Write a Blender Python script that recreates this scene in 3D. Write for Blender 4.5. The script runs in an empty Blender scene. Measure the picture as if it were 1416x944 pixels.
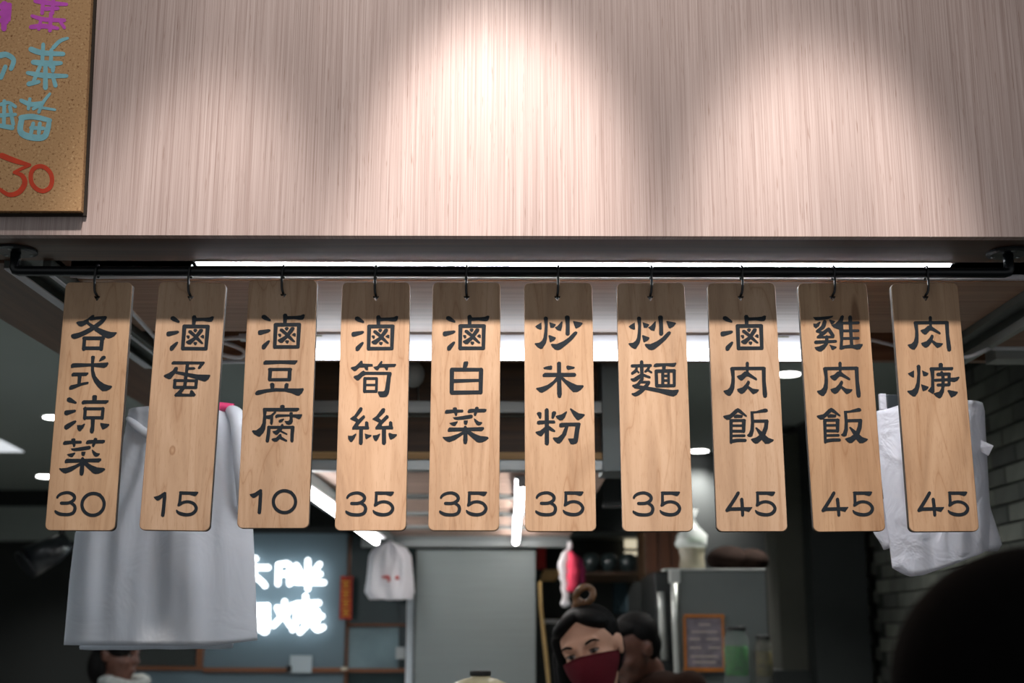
import bpy, bmesh, math, random
from mathutils import Vector, Matrix, Euler

# ------------------------------------------------------------------ camera, world, exposure
scene = bpy.context.scene
C = scene.collection
F_PX = 1750.0
CAM = Vector((0.0, 0.0, 1.60))
PITCH = math.radians(12.8)
ROT = Matrix.Rotation(0.0023, 3, 'Z') @ Matrix.Rotation(math.pi / 2 + PITCH, 3, 'X') @ Matrix.Rotation(0.0026, 3, 'Z')
cam_d = bpy.data.cameras.new('camera')
cam_d.sensor_width = 36.0
cam_d.lens = 36.0 * F_PX / 1416.0
cam_d.clip_start = 0.05
cam_d.dof.use_dof = True
cam_d.dof.focus_distance = 2.03
cam_d.dof.aperture_fstop = 4.0
cam = bpy.data.objects.new('camera', cam_d)
C.objects.link(cam)
cam.matrix_world = Matrix.Translation(CAM) @ ROT.to_4x4()
scene.camera = cam
scene.view_settings.view_transform = 'Standard'
scene.view_settings.look = 'None'
scene.view_settings.exposure = 0.0
scene.view_settings.gamma = 1.0
scene.view_settings.use_curve_mapping = False
scene.cycles.use_denoising = True
scene.cycles.max_bounces = 8
scene.cycles.sample_clamp_indirect = 6.0

world = bpy.data.worlds.new('street_daylight')
scene.world = world
world.use_nodes = True
world.node_tree.nodes['Background'].inputs[0].default_value = (0.93, 0.97, 1.0, 1)
world.node_tree.nodes['Background'].inputs[1].default_value = 0.30

SPOTS = [(-0.49, 150, 0.42), (-0.03, 300, 0.59), (0.485, 225, 0.50)]   # x, watts, aim height above the eye
SPOT_Y, SPOT_Z = 0.94, 1.60 + 2.16
TUBE = 4.4
TUBE_IN = 26.0
LED = 88.0
NEON = 3.0
DOWN_W = 110.0

def spot_lamp(i, x, watts, aim, size=19, blend=0.65):
    ld = bpy.data.lights.new('spotlight_beam', 'SPOT')
    ld.energy = watts
    ld.color = (1.0, 0.91, 0.85)
    ld.spot_size = math.radians(size)
    ld.spot_blend = blend
    ld.shadow_soft_size = 0.045
    o = bpy.data.objects.new('spotlight_beam', ld)
    C.objects.link(o)
    p = Vector((x, SPOT_Y, SPOT_Z))
    d = Vector((x, 1.917, 1.6 + aim)) - p
    o.location = p + d.normalized() * 0.085
    o.rotation_euler = d.to_track_quat('-Z', 'Y').to_euler()
for i, (x, w_, a_) in enumerate(SPOTS):
    spot_lamp(i, x, w_, a_)                     # the lamp's beam
    spot_lamp(i, x, 50, a_ + 0.12, 52, 1.0)     # the spill around it

# ------------------------------------------------------------------ helpers
def P(px, py, Y):
    """the place at depth Y (metres from the eye) that the photograph shows at px, py"""
    d = ROT @ Vector(((px - 708) / F_PX, -(py - 472) / F_PX, -1.0))
    return CAM + d * (Y / d.y)

def link(name, me, m=None, parent=None, smooth=False):
    o = bpy.data.objects.new(name, me)
    C.objects.link(o)
    if m is not None:
        me.materials.append(m)
    if parent is not None:
        o.parent = parent
        o.matrix_parent_inverse = Matrix.Identity(4)
        o.location = -Vector(parent.location) if parent.get('_abs') else (0, 0, 0)
    if smooth:
        for p in me.polygons:
            p.use_smooth = True
    return o

def obj(name, bm, m, parent=None, smooth=False):
    me = bpy.data.meshes.new(name)
    bmesh.ops.recalc_face_normals(bm, faces=bm.faces)
    bm.to_mesh(me)
    bm.free()
    return link(name, me, m, parent, smooth)

def thing(name, label, cat, loc=(0, 0, 0), group=None):
    o = bpy.data.objects.new(name, None)
    C.objects.link(o)
    o.location = loc
    o['_abs'] = 1          # parts are modelled in world space and shifted back by the parent's place
    o['label'] = label; o['category'] = cat
    if group: o['group'] = group
    return o

def tag(o, label, cat, group=None):
    o['label'] = label; o['category'] = cat
    if group: o['group'] = group
    return o

def struct(o):
    o['kind'] = 'structure'
    return o

def BM():
    return bmesh.new()

def box(bm, x0, x1, y0, y1, z0, z1, bev=0.0):
    r = bmesh.ops.create_cube(bm, size=1.0)
    vs = r['verts']
    for v in vs:
        v.co = Vector(((x0 + x1) / 2 + v.co.x * (x1 - x0), (y0 + y1) / 2 + v.co.y * (y1 - y0), (z0 + z1) / 2 + v.co.z * (z1 - z0)))
    if bev > 0:
        es = list({e for v in vs for e in v.link_edges})
        bmesh.ops.bevel(bm, geom=es, offset=bev, segments=2, affect='EDGES', profile=0.6)
    return vs

def pbox(bm, px0, py0, px1, py1, Y, depth, bev=0.0):
    """box whose front face at depth Y fills the rectangle px0..px1, py0..py1 of the photograph"""
    cy = (py0 + py1) / 2; cx = (px0 + px1) / 2
    x0 = P(px0, cy, Y).x; x1 = P(px1, cy, Y).x
    z1 = P(cx, py0, Y).z; z0 = P(cx, py1, Y).z
    box(bm, x0, x1, Y, Y + depth, z0, z1, bev)
    return x0, x1, z0, z1

def tube(bm, pts, r, seg=12, cap=True):
    """round tube along points; r a number or a list"""
    pts = [Vector(p) for p in pts]
    n = len(pts)
    rs = r if isinstance(r, (list, tuple)) else [r] * n
    rings = []
    prev = None
    for i, p in enumerate(pts):
        t = (pts[min(i + 1, n - 1)] - pts[max(i - 1, 0)]).normalized()
        if prev is None:
            a = Vector((0, 0, 1)) if abs(t.z) < 0.9 else Vector((1, 0, 0))
            u = t.cross(a).normalized()
        else:
            u = (prev - t * prev.dot(t)).normalized()
        prev = u
        v = t.cross(u)
        rings.append([bm.verts.new(p + (u * math.cos(2 * math.pi * k / seg) + v * math.sin(2 * math.pi * k / seg)) * rs[i]) for k in range(seg)])
    for a, b in zip(rings, rings[1:]):
        for k in range(seg):
            bm.faces.new((a[k], a[(k + 1) % seg], b[(k + 1) % seg], b[k]))
    if cap:
        bm.faces.new(rings[0][::-1]); bm.faces.new(rings[-1])

def smooth_path(pts, n=8):
    pts = [Vector(p) for p in pts]
    out = []
    for i in range(len(pts) - 1):
        p0 = pts[max(i - 1, 0)]; p1 = pts[i]; p2 = pts[i + 1]; p3 = pts[min(i + 2, len(pts) - 1)]
        for k in range(n):
            t = k / n
            out.append(0.5 * ((2 * p1) + (p2 - p0) * t + (2 * p0 - 5 * p1 + 4 * p2 - p3) * t * t + (3 * p1 - p0 - 3 * p2 + p3) * t ** 3))
    out.append(pts[-1])
    return out

def lathe(bm, prof, c, seg=24, cap=True):
    """prof: (radius, z) from bottom to top around c"""
    rings = []
    for r, z in prof:
        rings.append([bm.verts.new((c[0] + r * math.cos(2 * math.pi * k / seg), c[1] + r * math.sin(2 * math.pi * k / seg), c[2] + z)) for k in range(seg)])
    for a, b in zip(rings, rings[1:]):
        for k in range(seg):
            bm.faces.new((a[k], a[(k + 1) % seg], b[(k + 1) % seg], b[k]))
    if cap:
        bm.faces.new(rings[0][::-1]); bm.faces.new(rings[-1])

def ellipsoid(bm, c, r, R=None, u=20, v=14):
    M = Matrix.Translation(Vector(c)) @ (R.to_4x4() if R is not None else Matrix.Identity(4)) @ Matrix.Diagonal((r[0], r[1], r[2], 1))
    bmesh.ops.create_uvsphere(bm, u_segments=u, v_segments=v, radius=1.0, matrix=M)

# ------------------------------------------------------------------ materials
def srgb(r, g, b):
    f = lambda c: (c / 255 / 12.92) if c <= 10 else ((c / 255 + 0.055) / 1.055) ** 2.4
    return (f(r), f(g), f(b), 1)

def base_mat(name):
    m = bpy.data.materials.new(name)
    m.use_nodes = True
    return m, m.node_tree.nodes, m.node_tree.links, m.node_tree.nodes['Principled BSDF']

def plain(name, col, rough=0.5, metal=0.0, vary=0.06, scale=8.0, spec=0.5, bump=0.0, stretch=(1, 1, 1)):
    m, N, L, b = base_mat(name)
    tc = N.new('ShaderNodeTexCoord'); mp = N.new('ShaderNodeMapping'); nz = N.new('ShaderNodeTexNoise')
    mp.inputs['Scale'].default_value = stretch
    nz.inputs['Scale'].default_value = scale; nz.inputs['Detail'].default_value = 4
    L.new(tc.outputs['Object'], mp.inputs[0]); L.new(mp.outputs[0], nz.inputs['Vector'])
    mr = N.new('ShaderNodeMapRange'); mr.inputs[1].default_value = 0.25; mr.inputs[2].default_value = 0.75
    mr.inputs[3].default_value = 1 - vary; mr.inputs[4].default_value = 1 + vary
    L.new(nz.outputs[0], mr.inputs[0])
    vm = N.new('ShaderNodeVectorMath'); vm.operation = 'SCALE'; vm.inputs[0].default_value = col[:3]
    L.new(mr.outputs[0], vm.inputs['Scale']); L.new(vm.outputs[0], b.inputs['Base Color'])
    b.inputs['Roughness'].default_value = rough; b.inputs['Metallic'].default_value = metal
    b.inputs['Specular IOR Level'].default_value = spec
    if bump:
        bp = N.new('ShaderNodeBump'); bp.inputs['Strength'].default_value = bump; bp.inputs['Distance'].default_value = 0.002
        L.new(nz.outputs[0], bp.inputs['Height']); L.new(bp.outputs[0], b.inputs['Normal'])
    return m

def emit(name, col, strength):
    m, N, L, b = base_mat(name)
    b.inputs['Base Color'].default_value = (0.8, 0.8, 0.8, 1)
    b.inputs['Emission Color'].default_value = col
    b.inputs['Emission Strength'].default_value = strength
    return m

def glass(name, tint, rough=0.05, alpha=0.35):
    m, N, L, b = base_mat(name)
    tr = N.new('ShaderNodeBsdfTransparent'); tr.inputs[0].default_value = tint
    mx = N.new('ShaderNodeMixShader'); mx.inputs[0].default_value = alpha
    b.inputs['Base Color'].default_value = tint; b.inputs['Roughness'].default_value = rough
    L.new(tr.outputs[0], mx.inputs[1]); L.new(b.outputs[0], mx.inputs[2])
    L.new(mx.outputs[0], N['Material Output'].inputs[0])
    return m

def ramp(N, stops):
    r = N.new('ShaderNodeValToRGB')
    e = r.color_ramp.elements
    e[0].position, e[0].color = stops[0]
    e[1].position, e[1].color = stops[-1]
    for p, c in stops[1:-1]:
        n = e.new(p); n.color = c
    return r

def veneer(name):
    """grey-pink laminate with fine vertical lines"""
    m, N, L, b = base_mat(name)
    tc = N.new('ShaderNodeTexCoord')
    def nz(sx, sy, sz, detail, off=0):
        mp = N.new('ShaderNodeMapping'); mp.inputs['Scale'].default_value = (sx, sy, sz); mp.inputs['Location'].default_value = (off, off, off)
        n = N.new('ShaderNodeTexNoise'); n.inputs['Scale'].default_value = 1; n.inputs['Detail'].default_value = detail
        L.new(tc.outputs['Object'], mp.inputs[0]); L.new(mp.outputs[0], n.inputs['Vector'])
        return n
    fine = nz(760, 20, 4.5, 2)
    mid = nz(240, 10, 1.6, 3, 7)
    wide = nz(9, 3, 0.8, 2, 3)
    dash = nz(620, 20, 22, 2, 11)
    r1 = ramp(N, [(0.28, srgb(136, 114, 107)), (0.48, srgb(182, 162, 156)), (0.72, srgb(210, 194, 190))])
    L.new(fine.outputs[0], r1.inputs[0])
    r2 = ramp(N, [(0.28, srgb(170, 150, 144)), (0.70, srgb(200, 184, 179))])
    L.new(mid.outputs[0], r2.inputs[0])
    mx = N.new('ShaderNodeMixRGB'); mx.inputs[0].default_value = 0.5
    L.new(r1.outputs[0], mx.inputs[1]); L.new(r2.outputs[0], mx.inputs[2])
    r3 = ramp(N, [(0.3, (0.90, 0.88, 0.87, 1)), (0.7, (1.06, 1.04, 1.03, 1))])
    L.new(wide.outputs[0], r3.inputs[0])
    m2 = N.new('ShaderNodeMixRGB'); m2.blend_type = 'MULTIPLY'; m2.inputs[0].default_value = 1
    L.new(mx.outputs[0], m2.inputs[1]); L.new(r3.outputs[0], m2.inputs[2])
    r4 = ramp(N, [(0.25, (0.70, 0.62, 0.57, 1)), (0.34, (1, 1, 1, 1))])
    L.new(dash.outputs[0], r4.inputs[0])
    m3 = N.new('ShaderNodeMixRGB'); m3.blend_type = 'MULTIPLY'; m3.inputs[0].default_value = 1
    L.new(m2.outputs[0], m3.inputs[1]); L.new(r4.outputs[0], m3.inputs[2])
    L.new(m3.outputs[0], b.inputs['Base Color'])
    b.inputs['Roughness'].default_value = 0.42
    b.inputs['Specular IOR Level'].default_value = 0.35
    bp = N.new('ShaderNodeBump'); bp.inputs['Strength'].default_value = 0.25; bp.inputs['Distance'].default_value = 0.001
    L.new(fine.outputs[0], bp.inputs['Height']); L.new(bp.outputs[0], b.inputs['Normal'])
    return m

def laminate(name, dark, light, along='X', rough=0.35, k=1.0):
    """brown wood-print board, grain along one axis"""
    m, N, L, b = base_mat(name)
    tc = N.new('ShaderNodeTexCoord'); mp = N.new('ShaderNodeMapping')
    s = {'X': (1.6, 60, 60), 'Y': (60, 1.6, 60), 'Z': (60, 60, 1.6)}[along]
    mp.inputs['Scale'].default_value = [q * k for q in s]
    n = N.new('ShaderNodeTexNoise'); n.inputs['Scale'].default_value = 1; n.inputs['Detail'].default_value = 6; n.inputs['Distortion'].default_value = 0.6
    L.new(tc.outputs['Object'], mp.inputs[0]); L.new(mp.outputs[0], n.inputs['Vector'])
    r = ramp(N, [(0.3, dark), (0.7, light)])
    L.new(n.outputs[0], r.inputs[0]); L.new(r.outputs[0], b.inputs['Base Color'])
    b.inputs['Roughness'].default_value = rough
    return m

def maple(name, seed, tone=(1, 1, 1), stripe=None, knot=None, two_tone=None):
    """pale sign timber: soft vertical figure, thin dark growth lines, pores"""
    m, N, L, b = base_mat(name)
    rnd = random.Random(seed)
    tc = N.new('ShaderNodeTexCoord')
    def mapped(scale, off):
        mp = N.new('ShaderNodeMapping'); mp.inputs['Scale'].default_value = scale; mp.inputs['Location'].default_value = off
        L.new(tc.outputs['Object'], mp.inputs[0])
        return mp
    off = [rnd.uniform(-20, 20) for _ in range(3)]
    mp = mapped((26, 8, 3.2), off)
    n1 = N.new('ShaderNodeTexNoise'); n1.inputs['Scale'].default_value = 1.0; n1.inputs['Detail'].default_value = 5; n1.inputs['Distortion'].default_value = 1.4
    L.new(mp.outputs[0], n1.inputs['Vector'])
    t = lambda r_, g, b_: tuple(a * c for a, c in zip(srgb(r_, g, b_)[:3], tone)) + (1,)
    r1 = ramp(N, [(0.25, t(176, 143, 115)), (0.5, t(197, 163, 133)), (0.78, t(212, 180, 151))])
    L.new(n1.outputs[0], r1.inputs[0])
    # thin growth lines
    mp2 = mapped((15, 5, 1.3), [o + 5 for o in off])
    n2 = N.new('ShaderNodeTexNoise'); n2.inputs['Scale'].default_value = 1.0; n2.inputs['Detail'].default_value = 2; n2.inputs['Distortion'].default_value = 0.9
    L.new(mp2.outputs[0], n2.inputs['Vector'])
    ml = N.new('ShaderNodeMath'); ml.operation = 'MULTIPLY'; ml.inputs[1].default_value = 7
    fr = N.new('ShaderNodeMath'); fr.operation = 'PINGPONG'; fr.inputs[1].default_value = 0.5
    L.new(n2.outputs[0], ml.inputs[0]); L.new(ml.outputs[0], fr.inputs[0])
    r2 = ramp(N, [(0.0, (0.76, 0.67, 0.60, 1)), (0.03, (0.93, 0.90, 0.87, 1)), (0.16, (1, 1, 1, 1))])
    L.new(fr.outputs[0], r2.inputs[0])
    mx = N.new('ShaderNodeMixRGB'); mx.blend_type = 'MULTIPLY'; mx.inputs[0].default_value = 0.8
    L.new(r1.outputs[0], mx.inputs[1]); L.new(r2.outputs[0], mx.inputs[2])
    # pores
    mp3 = mapped((700, 40, 60), off)
    n3 = N.new('ShaderNodeTexNoise'); n3.inputs['Scale'].default_value = 1.0; n3.inputs['Detail'].default_value = 2
    L.new(mp3.outputs[0], n3.inputs['Vector'])
    r3 = ramp(N, [(0.28, (0.86, 0.81, 0.77, 1)), (0.42, (1, 1, 1, 1))])
    L.new(n3.outputs[0], r3.inputs[0])
    m2 = N.new('ShaderNodeMixRGB'); m2.blend_type = 'MULTIPLY'; m2.inputs[0].default_value = 1
    L.new(mx.outputs[0], m2.inputs[1]); L.new(r3.outputs[0], m2.inputs[2])
    out = m2.outputs[0]
    def blob(cx, cz, sx, sz, colour, p0=0.6, p1=1.0, inner=None):
        nonlocal out
        mb = mapped((1 / sx, 0.0, 1 / sz), (-cx / sx, 0, -cz / sz))
        ln = N.new('ShaderNodeVectorMath'); ln.operation = 'LENGTH'
        L.new(mb.outputs[0], ln.inputs[0])
        st = [(p0, colour), (p1, (1, 1, 1, 1))] if inner is None else [(0.0, inner), (p0, colour), (p1, (1, 1, 1, 1))]
        rb = ramp(N, st)
        L.new(ln.outputs['Value'], rb.inputs[0])
        mm = N.new('ShaderNodeMixRGB'); mm.blend_type = 'MULTIPLY'; mm.inputs[0].default_value = 1
        L.new(out, mm.inputs[1]); L.new(rb.outputs[0], mm.inputs[2])
        out = mm.outputs[0]
    if stripe: blob(*stripe, (0.50, 0.42, 0.36, 1))
    if knot: blob(*knot, (0.70, 0.60, 0.52, 1), 0.7, 1.0, (1, 0.97, 0.93, 1))
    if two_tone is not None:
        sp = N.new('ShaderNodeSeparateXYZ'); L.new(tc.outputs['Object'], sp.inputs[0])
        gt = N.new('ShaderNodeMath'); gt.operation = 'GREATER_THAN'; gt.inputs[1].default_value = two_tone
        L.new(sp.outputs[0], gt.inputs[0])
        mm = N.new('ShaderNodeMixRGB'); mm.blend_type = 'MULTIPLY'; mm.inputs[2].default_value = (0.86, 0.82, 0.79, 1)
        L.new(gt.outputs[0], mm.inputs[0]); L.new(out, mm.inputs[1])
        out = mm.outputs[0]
    L.new(out, b.inputs['Base Color'])
    b.inputs['Roughness'].default_value = 0.45
    b.inputs['Specular IOR Level'].default_value = 0.3
    return m

def speckle(name, base, fleck, light, scale=420):
    m, N, L, b = base_mat(name)
    tc = N.new('ShaderNodeTexCoord'); n = N.new('ShaderNodeTexNoise')
    n.inputs['Scale'].default_value = scale; n.inputs['Detail'].default_value = 2
    L.new(tc.outputs['Object'], n.inputs['Vector'])
    r = ramp(N, [(0.30, fleck), (0.42, base), (0.60, base), (0.74, light)])
    L.new(n.outputs[0], r.inputs[0]); L.new(r.outputs[0], b.inputs['Base Color'])
    b.inputs['Roughness'].default_value = 0.85
    bp = N.new('ShaderNodeBump'); bp.inputs['Strength'].default_value = 0.3; bp.inputs['Distance'].default_value = 0.001
    L.new(n.outputs[0], bp.inputs['Height']); L.new(bp.outputs[0], b.inputs['Normal'])
    return m

def plastic_film(name, col, sc=9, st=0.3):
    m, N, L, b = base_mat(name)
    b.inputs['Base Color'].default_value = col
    b.inputs['Roughness'].default_value = 0.32
    tl = N.new('ShaderNodeBsdfTranslucent'); tl.inputs[0].default_value = col
    mx = N.new('ShaderNodeMixShader'); mx.inputs[0].default_value = 0.30
    L.new(b.outputs[0], mx.inputs[1]); L.new(tl.outputs[0], mx.inputs[2]); L.new(mx.outputs[0], N['Material Output'].inputs[0])
    tc = N.new('ShaderNodeTexCoord'); n = N.new('ShaderNodeTexNoise'); n.inputs['Scale'].default_value = sc; n.inputs['Detail'].default_value = 3; n.inputs['Distortion'].default_value = 1.0
    bp = N.new('ShaderNodeBump'); bp.inputs['Strength'].default_value = st; bp.inputs['Distance'].default_value = 0.02
    L.new(tc.outputs['Object'], n.inputs['Vector']); L.new(n.outputs[0], bp.inputs['Height']); L.new(bp.outputs[0], b.inputs['Normal'])
    return m

M = {}
M['veneer'] = veneer('fascia_veneer')
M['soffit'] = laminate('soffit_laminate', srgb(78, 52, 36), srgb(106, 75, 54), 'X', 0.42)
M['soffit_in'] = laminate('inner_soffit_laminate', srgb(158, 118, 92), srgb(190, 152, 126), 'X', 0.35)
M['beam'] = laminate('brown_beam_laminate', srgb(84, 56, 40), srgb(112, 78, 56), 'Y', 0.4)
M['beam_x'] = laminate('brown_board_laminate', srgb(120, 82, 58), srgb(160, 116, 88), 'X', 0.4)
M['edge'] = plain('charred_board_edge', srgb(52, 42, 32), 0.7, vary=0.35, scale=120)
M['ink'] = speckle('sign_ink', srgb(27, 34, 41), srgb(22, 28, 34), srgb(60, 68, 74), 1500)
M['ink'].node_tree.nodes['Principled BSDF'].inputs['Specular IOR Level'].default_value = 0.25
M['ink'].node_tree.nodes['Principled BSDF'].inputs['Roughness'].default_value = 0.5
M['black'] = plain('black_powder_coat', srgb(18, 22, 26), 0.35, vary=0.1)
M['black_matte'] = plain('black_plastic', srgb(16, 17, 18), 0.6)
M['steel'] = plain('brushed_steel', srgb(150, 156, 156), 0.38, 0.9, vary=0.08, scale=5, stretch=(1, 1, 40))
M['steel_dull'] = plain('dull_steel', srgb(120, 128, 128), 0.5, 0.75, vary=0.08, scale=5)
M['alu'] = plain('satin_aluminium', srgb(176, 180, 176), 0.42, 0.6, vary=0.05)
M['alu_dark'] = plain('grey_painted_metal', srgb(86, 92, 88), 0.45, 0.3)
M['white_metal'] = plain('white_enamel', srgb(214, 216, 222), 0.4)
M['cable'] = plain('white_cable_sheath', srgb(236, 236, 240), 0.4)
M['ceiling'] = plain('grey_ceiling_paint', srgb(146, 156, 152), 0.85, vary=0.03, scale=1.5)
M['dark_wall'] = plain('charcoal_wall_paint', srgb(34, 38, 38), 0.8, vary=0.1, scale=2)
M['floor'] = plain('pale_terrazzo', srgb(168, 168, 164), 0.5, vary=0.12, scale=60)
M['street'] = plain('asphalt', srgb(52, 52, 52), 0.9, vary=0.2, scale=90)
M['teal_wall'] = plain('blue_grey_wall_paint', srgb(98, 118, 128), 0.55, vary=0.04, scale=2)
M['teal_dark'] = plain('dark_blue_green_panel', srgb(40, 46, 46), 0.6)
M['grey_panel'] = plain('brushed_grey_panel', srgb(138, 148, 148), 0.34, 0.25, vary=0.05, scale=3, stretch=(1, 1, 20))
M['grout'] = plain('dark_grout', srgb(44, 48, 44), 0.9)
M['brick_a'] = plain('grey_brick_light', srgb(96, 100, 92), 0.7, vary=0.18, scale=12)
M['brick_b'] = plain('grey_brick_mid', srgb(78, 82, 76), 0.7, vary=0.18, scale=12)
M['brick_c'] = plain('grey_brick_dark', srgb(64, 68, 64), 0.7, vary=0.18, scale=12)
M['cork'] = speckle('cork', srgb(188, 148, 104), srgb(128, 88, 50), srgb(218, 184, 136), 260)
M['cork_shadow'] = plain('cork_edge_shadow', srgb(44, 36, 28), 0.8, vary=0.2)
M['mk_purple'] = plain('purple_marker', srgb(206, 84, 200), 0.7, vary=0.12, scale=60)
M['mk_blue'] = plain('pale_blue_marker', srgb(134, 196, 208), 0.7, vary=0.15, scale=60)
M['mk_red'] = plain('red_orange_marker', srgb(206, 62, 26), 0.7, vary=0.15, scale=60)
M['film'] = plastic_film('white_bag_film', srgb(236, 240, 245))
M['film2'] = plastic_film('white_crisp_bag_film', srgb(240, 240, 245), 16, 0.6)
M['pink'] = plain('pink_plastic', srgb(226, 70, 124), 0.4)
M['red'] = plain('red_plastic', srgb(190, 40, 40), 0.5)
M['wood_dark'] = laminate('dark_cabinet_wood', srgb(52, 36, 20), srgb(84, 58, 32), 'X', 0.5)
M['wood_light'] = laminate('light_cabinet_edge', srgb(170, 132, 80), srgb(205, 168, 112), 'X', 0.5)
M['wood_panel'] = laminate('hood_ceiling_panel', srgb(156, 128, 112), srgb(188, 160, 144), 'X', 0.5, 0.4)
M['frame_wood'] = laminate('brown_window_frame', srgb(96, 58, 34), srgb(136, 86, 54), 'X', 0.45)
M['glass_dark'] = plain('dark_door_glass', srgb(48, 66, 68), 0.12, vary=0.25, scale=3, spec=0.8)
M['glass_frost'] = plain('frosted_door_glass', srgb(122, 148, 156), 0.35, vary=0.3, scale=5)
M['tube'] = emit('fluorescent_tube', (0.92, 0.95, 1.0, 1), TUBE)
M['tube_in'] = emit('hood_tube', (1.0, 0.97, 0.95, 1), TUBE_IN)
M['led'] = emit('led_strip', (0.90, 0.93, 1.0, 1), LED)
M['neon'] = emit('neon_letters', (0.90, 0.96, 1.0, 1), NEON)
M['downlight'] = emit('downlight_lens', (1.0, 0.98, 0.94, 1), 12.0)
M['panel_light'] = emit('ceiling_light_panel', (0.9, 0.95, 1.0, 1), 0.75)
M['print'] = plain('pale_print', srgb(170, 160, 150), 0.6)
M['shelf_glow'] = emit('lit_box_glow', (1.0, 0.88, 0.62, 1), 0.6)  # emission stands in for the warm light falling on the shelf boxes

# ------------------------------------------------------------------ the setting
H = P(708, 326, 1.917).z                     # underside of the header box
HEAD_BACK = 2.062
bm = BM(); box(bm, -2.6, 2.6, 1.917, 1.935, H, 3.9)
struct(obj('wall_front', bm, M['veneer']))
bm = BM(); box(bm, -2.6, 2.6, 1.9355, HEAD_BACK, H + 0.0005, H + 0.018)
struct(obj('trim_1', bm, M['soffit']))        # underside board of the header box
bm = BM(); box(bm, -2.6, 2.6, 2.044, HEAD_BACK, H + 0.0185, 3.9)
struct(obj('trim_2', bm, M['soffit']))        # back board of the header box
Y_CH0, Y_CH1 = 2.150, 2.190
xl, xr = P(89, 422, 2.357).x, 0.937
bm = BM()
box(bm, xl + 0.082, 1.6, Y_CH0, Y_CH1, H + 0.004, H + 0.03)
box(bm, xl + 0.082, 1.6, Y_CH0, Y_CH0 + 0.004, H - 0.004, H + 0.03)
struct(obj('trim_3', bm, M['white_metal']))           # aluminium channel running along the soffit
bm = BM(); box(bm, -2.0, 1.6, HEAD_BACK + 0.001, Y_CH0 - 0.001, H + 0.045, H + 0.055)
struct(obj('trim_4', bm, M['black_matte']))   # dark recess behind the header
SOFF_BACK = 2.59
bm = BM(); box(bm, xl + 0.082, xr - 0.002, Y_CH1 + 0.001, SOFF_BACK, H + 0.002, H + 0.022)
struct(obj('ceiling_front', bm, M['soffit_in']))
# grey rails running back on both sides
def rail(name, x0, x1, y0, lip_in):
    bm = BM()
    box(bm, x0, x1, y0, 2.92, H + 0.004, H + 0.012)
    s = 0.014
    box(bm, x0, x0 + s, y0, 2.92, H - 0.012, H + 0.012)
    box(bm, x1 - s, x1, y0, 2.92, H - 0.012, H + 0.012)
    return bm
rail_l = obj('shutter_rail', rail('l', xl, xl + 0.080, HEAD_BACK + 0.001, 1), M['alu_dark'])
tag(rail_l, 'grey metal rail running back along the brown beam behind the leftmost sign', 'rail')
bm = BM(); box(bm, xl + 0.001, xl + 0.020, HEAD_BACK + 0.001, 2.90, H - 0.0150, H - 0.0125)
obj('white_lip', bm, M['white_metal'], rail_l)['label'] = 'off white outer lip'
bm = BM(); box(bm, xl + 0.062, xl + 0.070, HEAD_BACK + 0.001, 2.90, H - 0.0150, H - 0.0125)
obj('inner_lip', bm, M['white_metal'], rail_l)
rail_r = obj('shutter_rail', rail('r', xr, xr + 0.066, Y_CH1 + 0.002, -1), M['alu_dark'])
tag(rail_r, 'grey metal rail running back from the rod flange past the rightmost sign', 'rail')
bm = BM(); box(bm, xr + 0.052, xr + 0.066, Y_CH1 + 0.002, 2.90, H - 0.030, H - 0.0125)
obj('outer_lip', bm, M['alu'], rail_r)
# brown beams beside the rails
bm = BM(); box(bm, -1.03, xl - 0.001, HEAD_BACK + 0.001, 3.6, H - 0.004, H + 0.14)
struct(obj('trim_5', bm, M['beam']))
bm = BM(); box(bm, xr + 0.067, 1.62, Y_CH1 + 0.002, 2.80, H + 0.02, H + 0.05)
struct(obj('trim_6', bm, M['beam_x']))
bm = BM()
z0 = P(1300, 498, 2.93).z; z1 = P(1300, 486, 2.93).z
box(bm, xl + 0.0, 1.62, 2.93, 2.96, z0, z1 + 0.14)
struct(obj('trim_7', bm, M['beam_x']))        # brown board closing the recess behind the soffit
bm = BM(); box(bm, -1.03, 1.62, SOFF_BACK + 0.001, 2.929, H + 0.10, H + 0.12)
struct(obj('trim_8', bm, M['dark_wall']))

ZC = 2.60
bm = BM(); box(bm, -4.2, 1.72, 2.97, 9.7, ZC, ZC + 0.1)
struct(obj('ceiling_back', bm, M['ceiling']))
bm = BM(); box(bm, -4.2, -1.031, 1.95, 2.969, ZC, ZC + 0.1)
struct(obj('ceiling_left', bm, M['ceiling']))
bm = BM(); box(bm, -2.6, 2.6, 0.30, 1.916, 3.86, 3.95)
struct(obj('ceiling_arcade', bm, M['ceiling']))
bm = BM(); box(bm, -4.2, 1.72, 2.7, 9.7, -0.08, 0.0)
struct(obj('floor', bm, M['floor']))
bm = BM(); box(bm, -8, 8, -6, 2.699, -0.08, 0.0)
struct(obj('floor_street', bm, M['street']))
bm = BM(); box(bm, -4.3, -4.201, 1.0, 9.7, -0.08, 2.7)
struct(obj('wall_left', bm, M['dark_wall']))
# back wall with a paler bulkhead over a dark opening
YB = 9.5
zb = P(50, 748, YB).z
bm = BM(); box(bm, -4.2, 1.72, YB, YB + 0.1, 0, zb); struct(obj('wall_back', bm, M['dark_wall']))
bm = BM(); box(bm, -4.2, -1.9, YB - 0.12, YB - 0.001, zb, P(50, 702, YB).z); struct(obj('trim_9', bm, M['ceiling']))
bm = BM(); box(bm, -4.2, -1.9, YB - 0.08, YB - 0.001, P(50, 701, YB).z, ZC - 0.001); struct(obj('trim_10', bm, M['dark_wall']))

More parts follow.
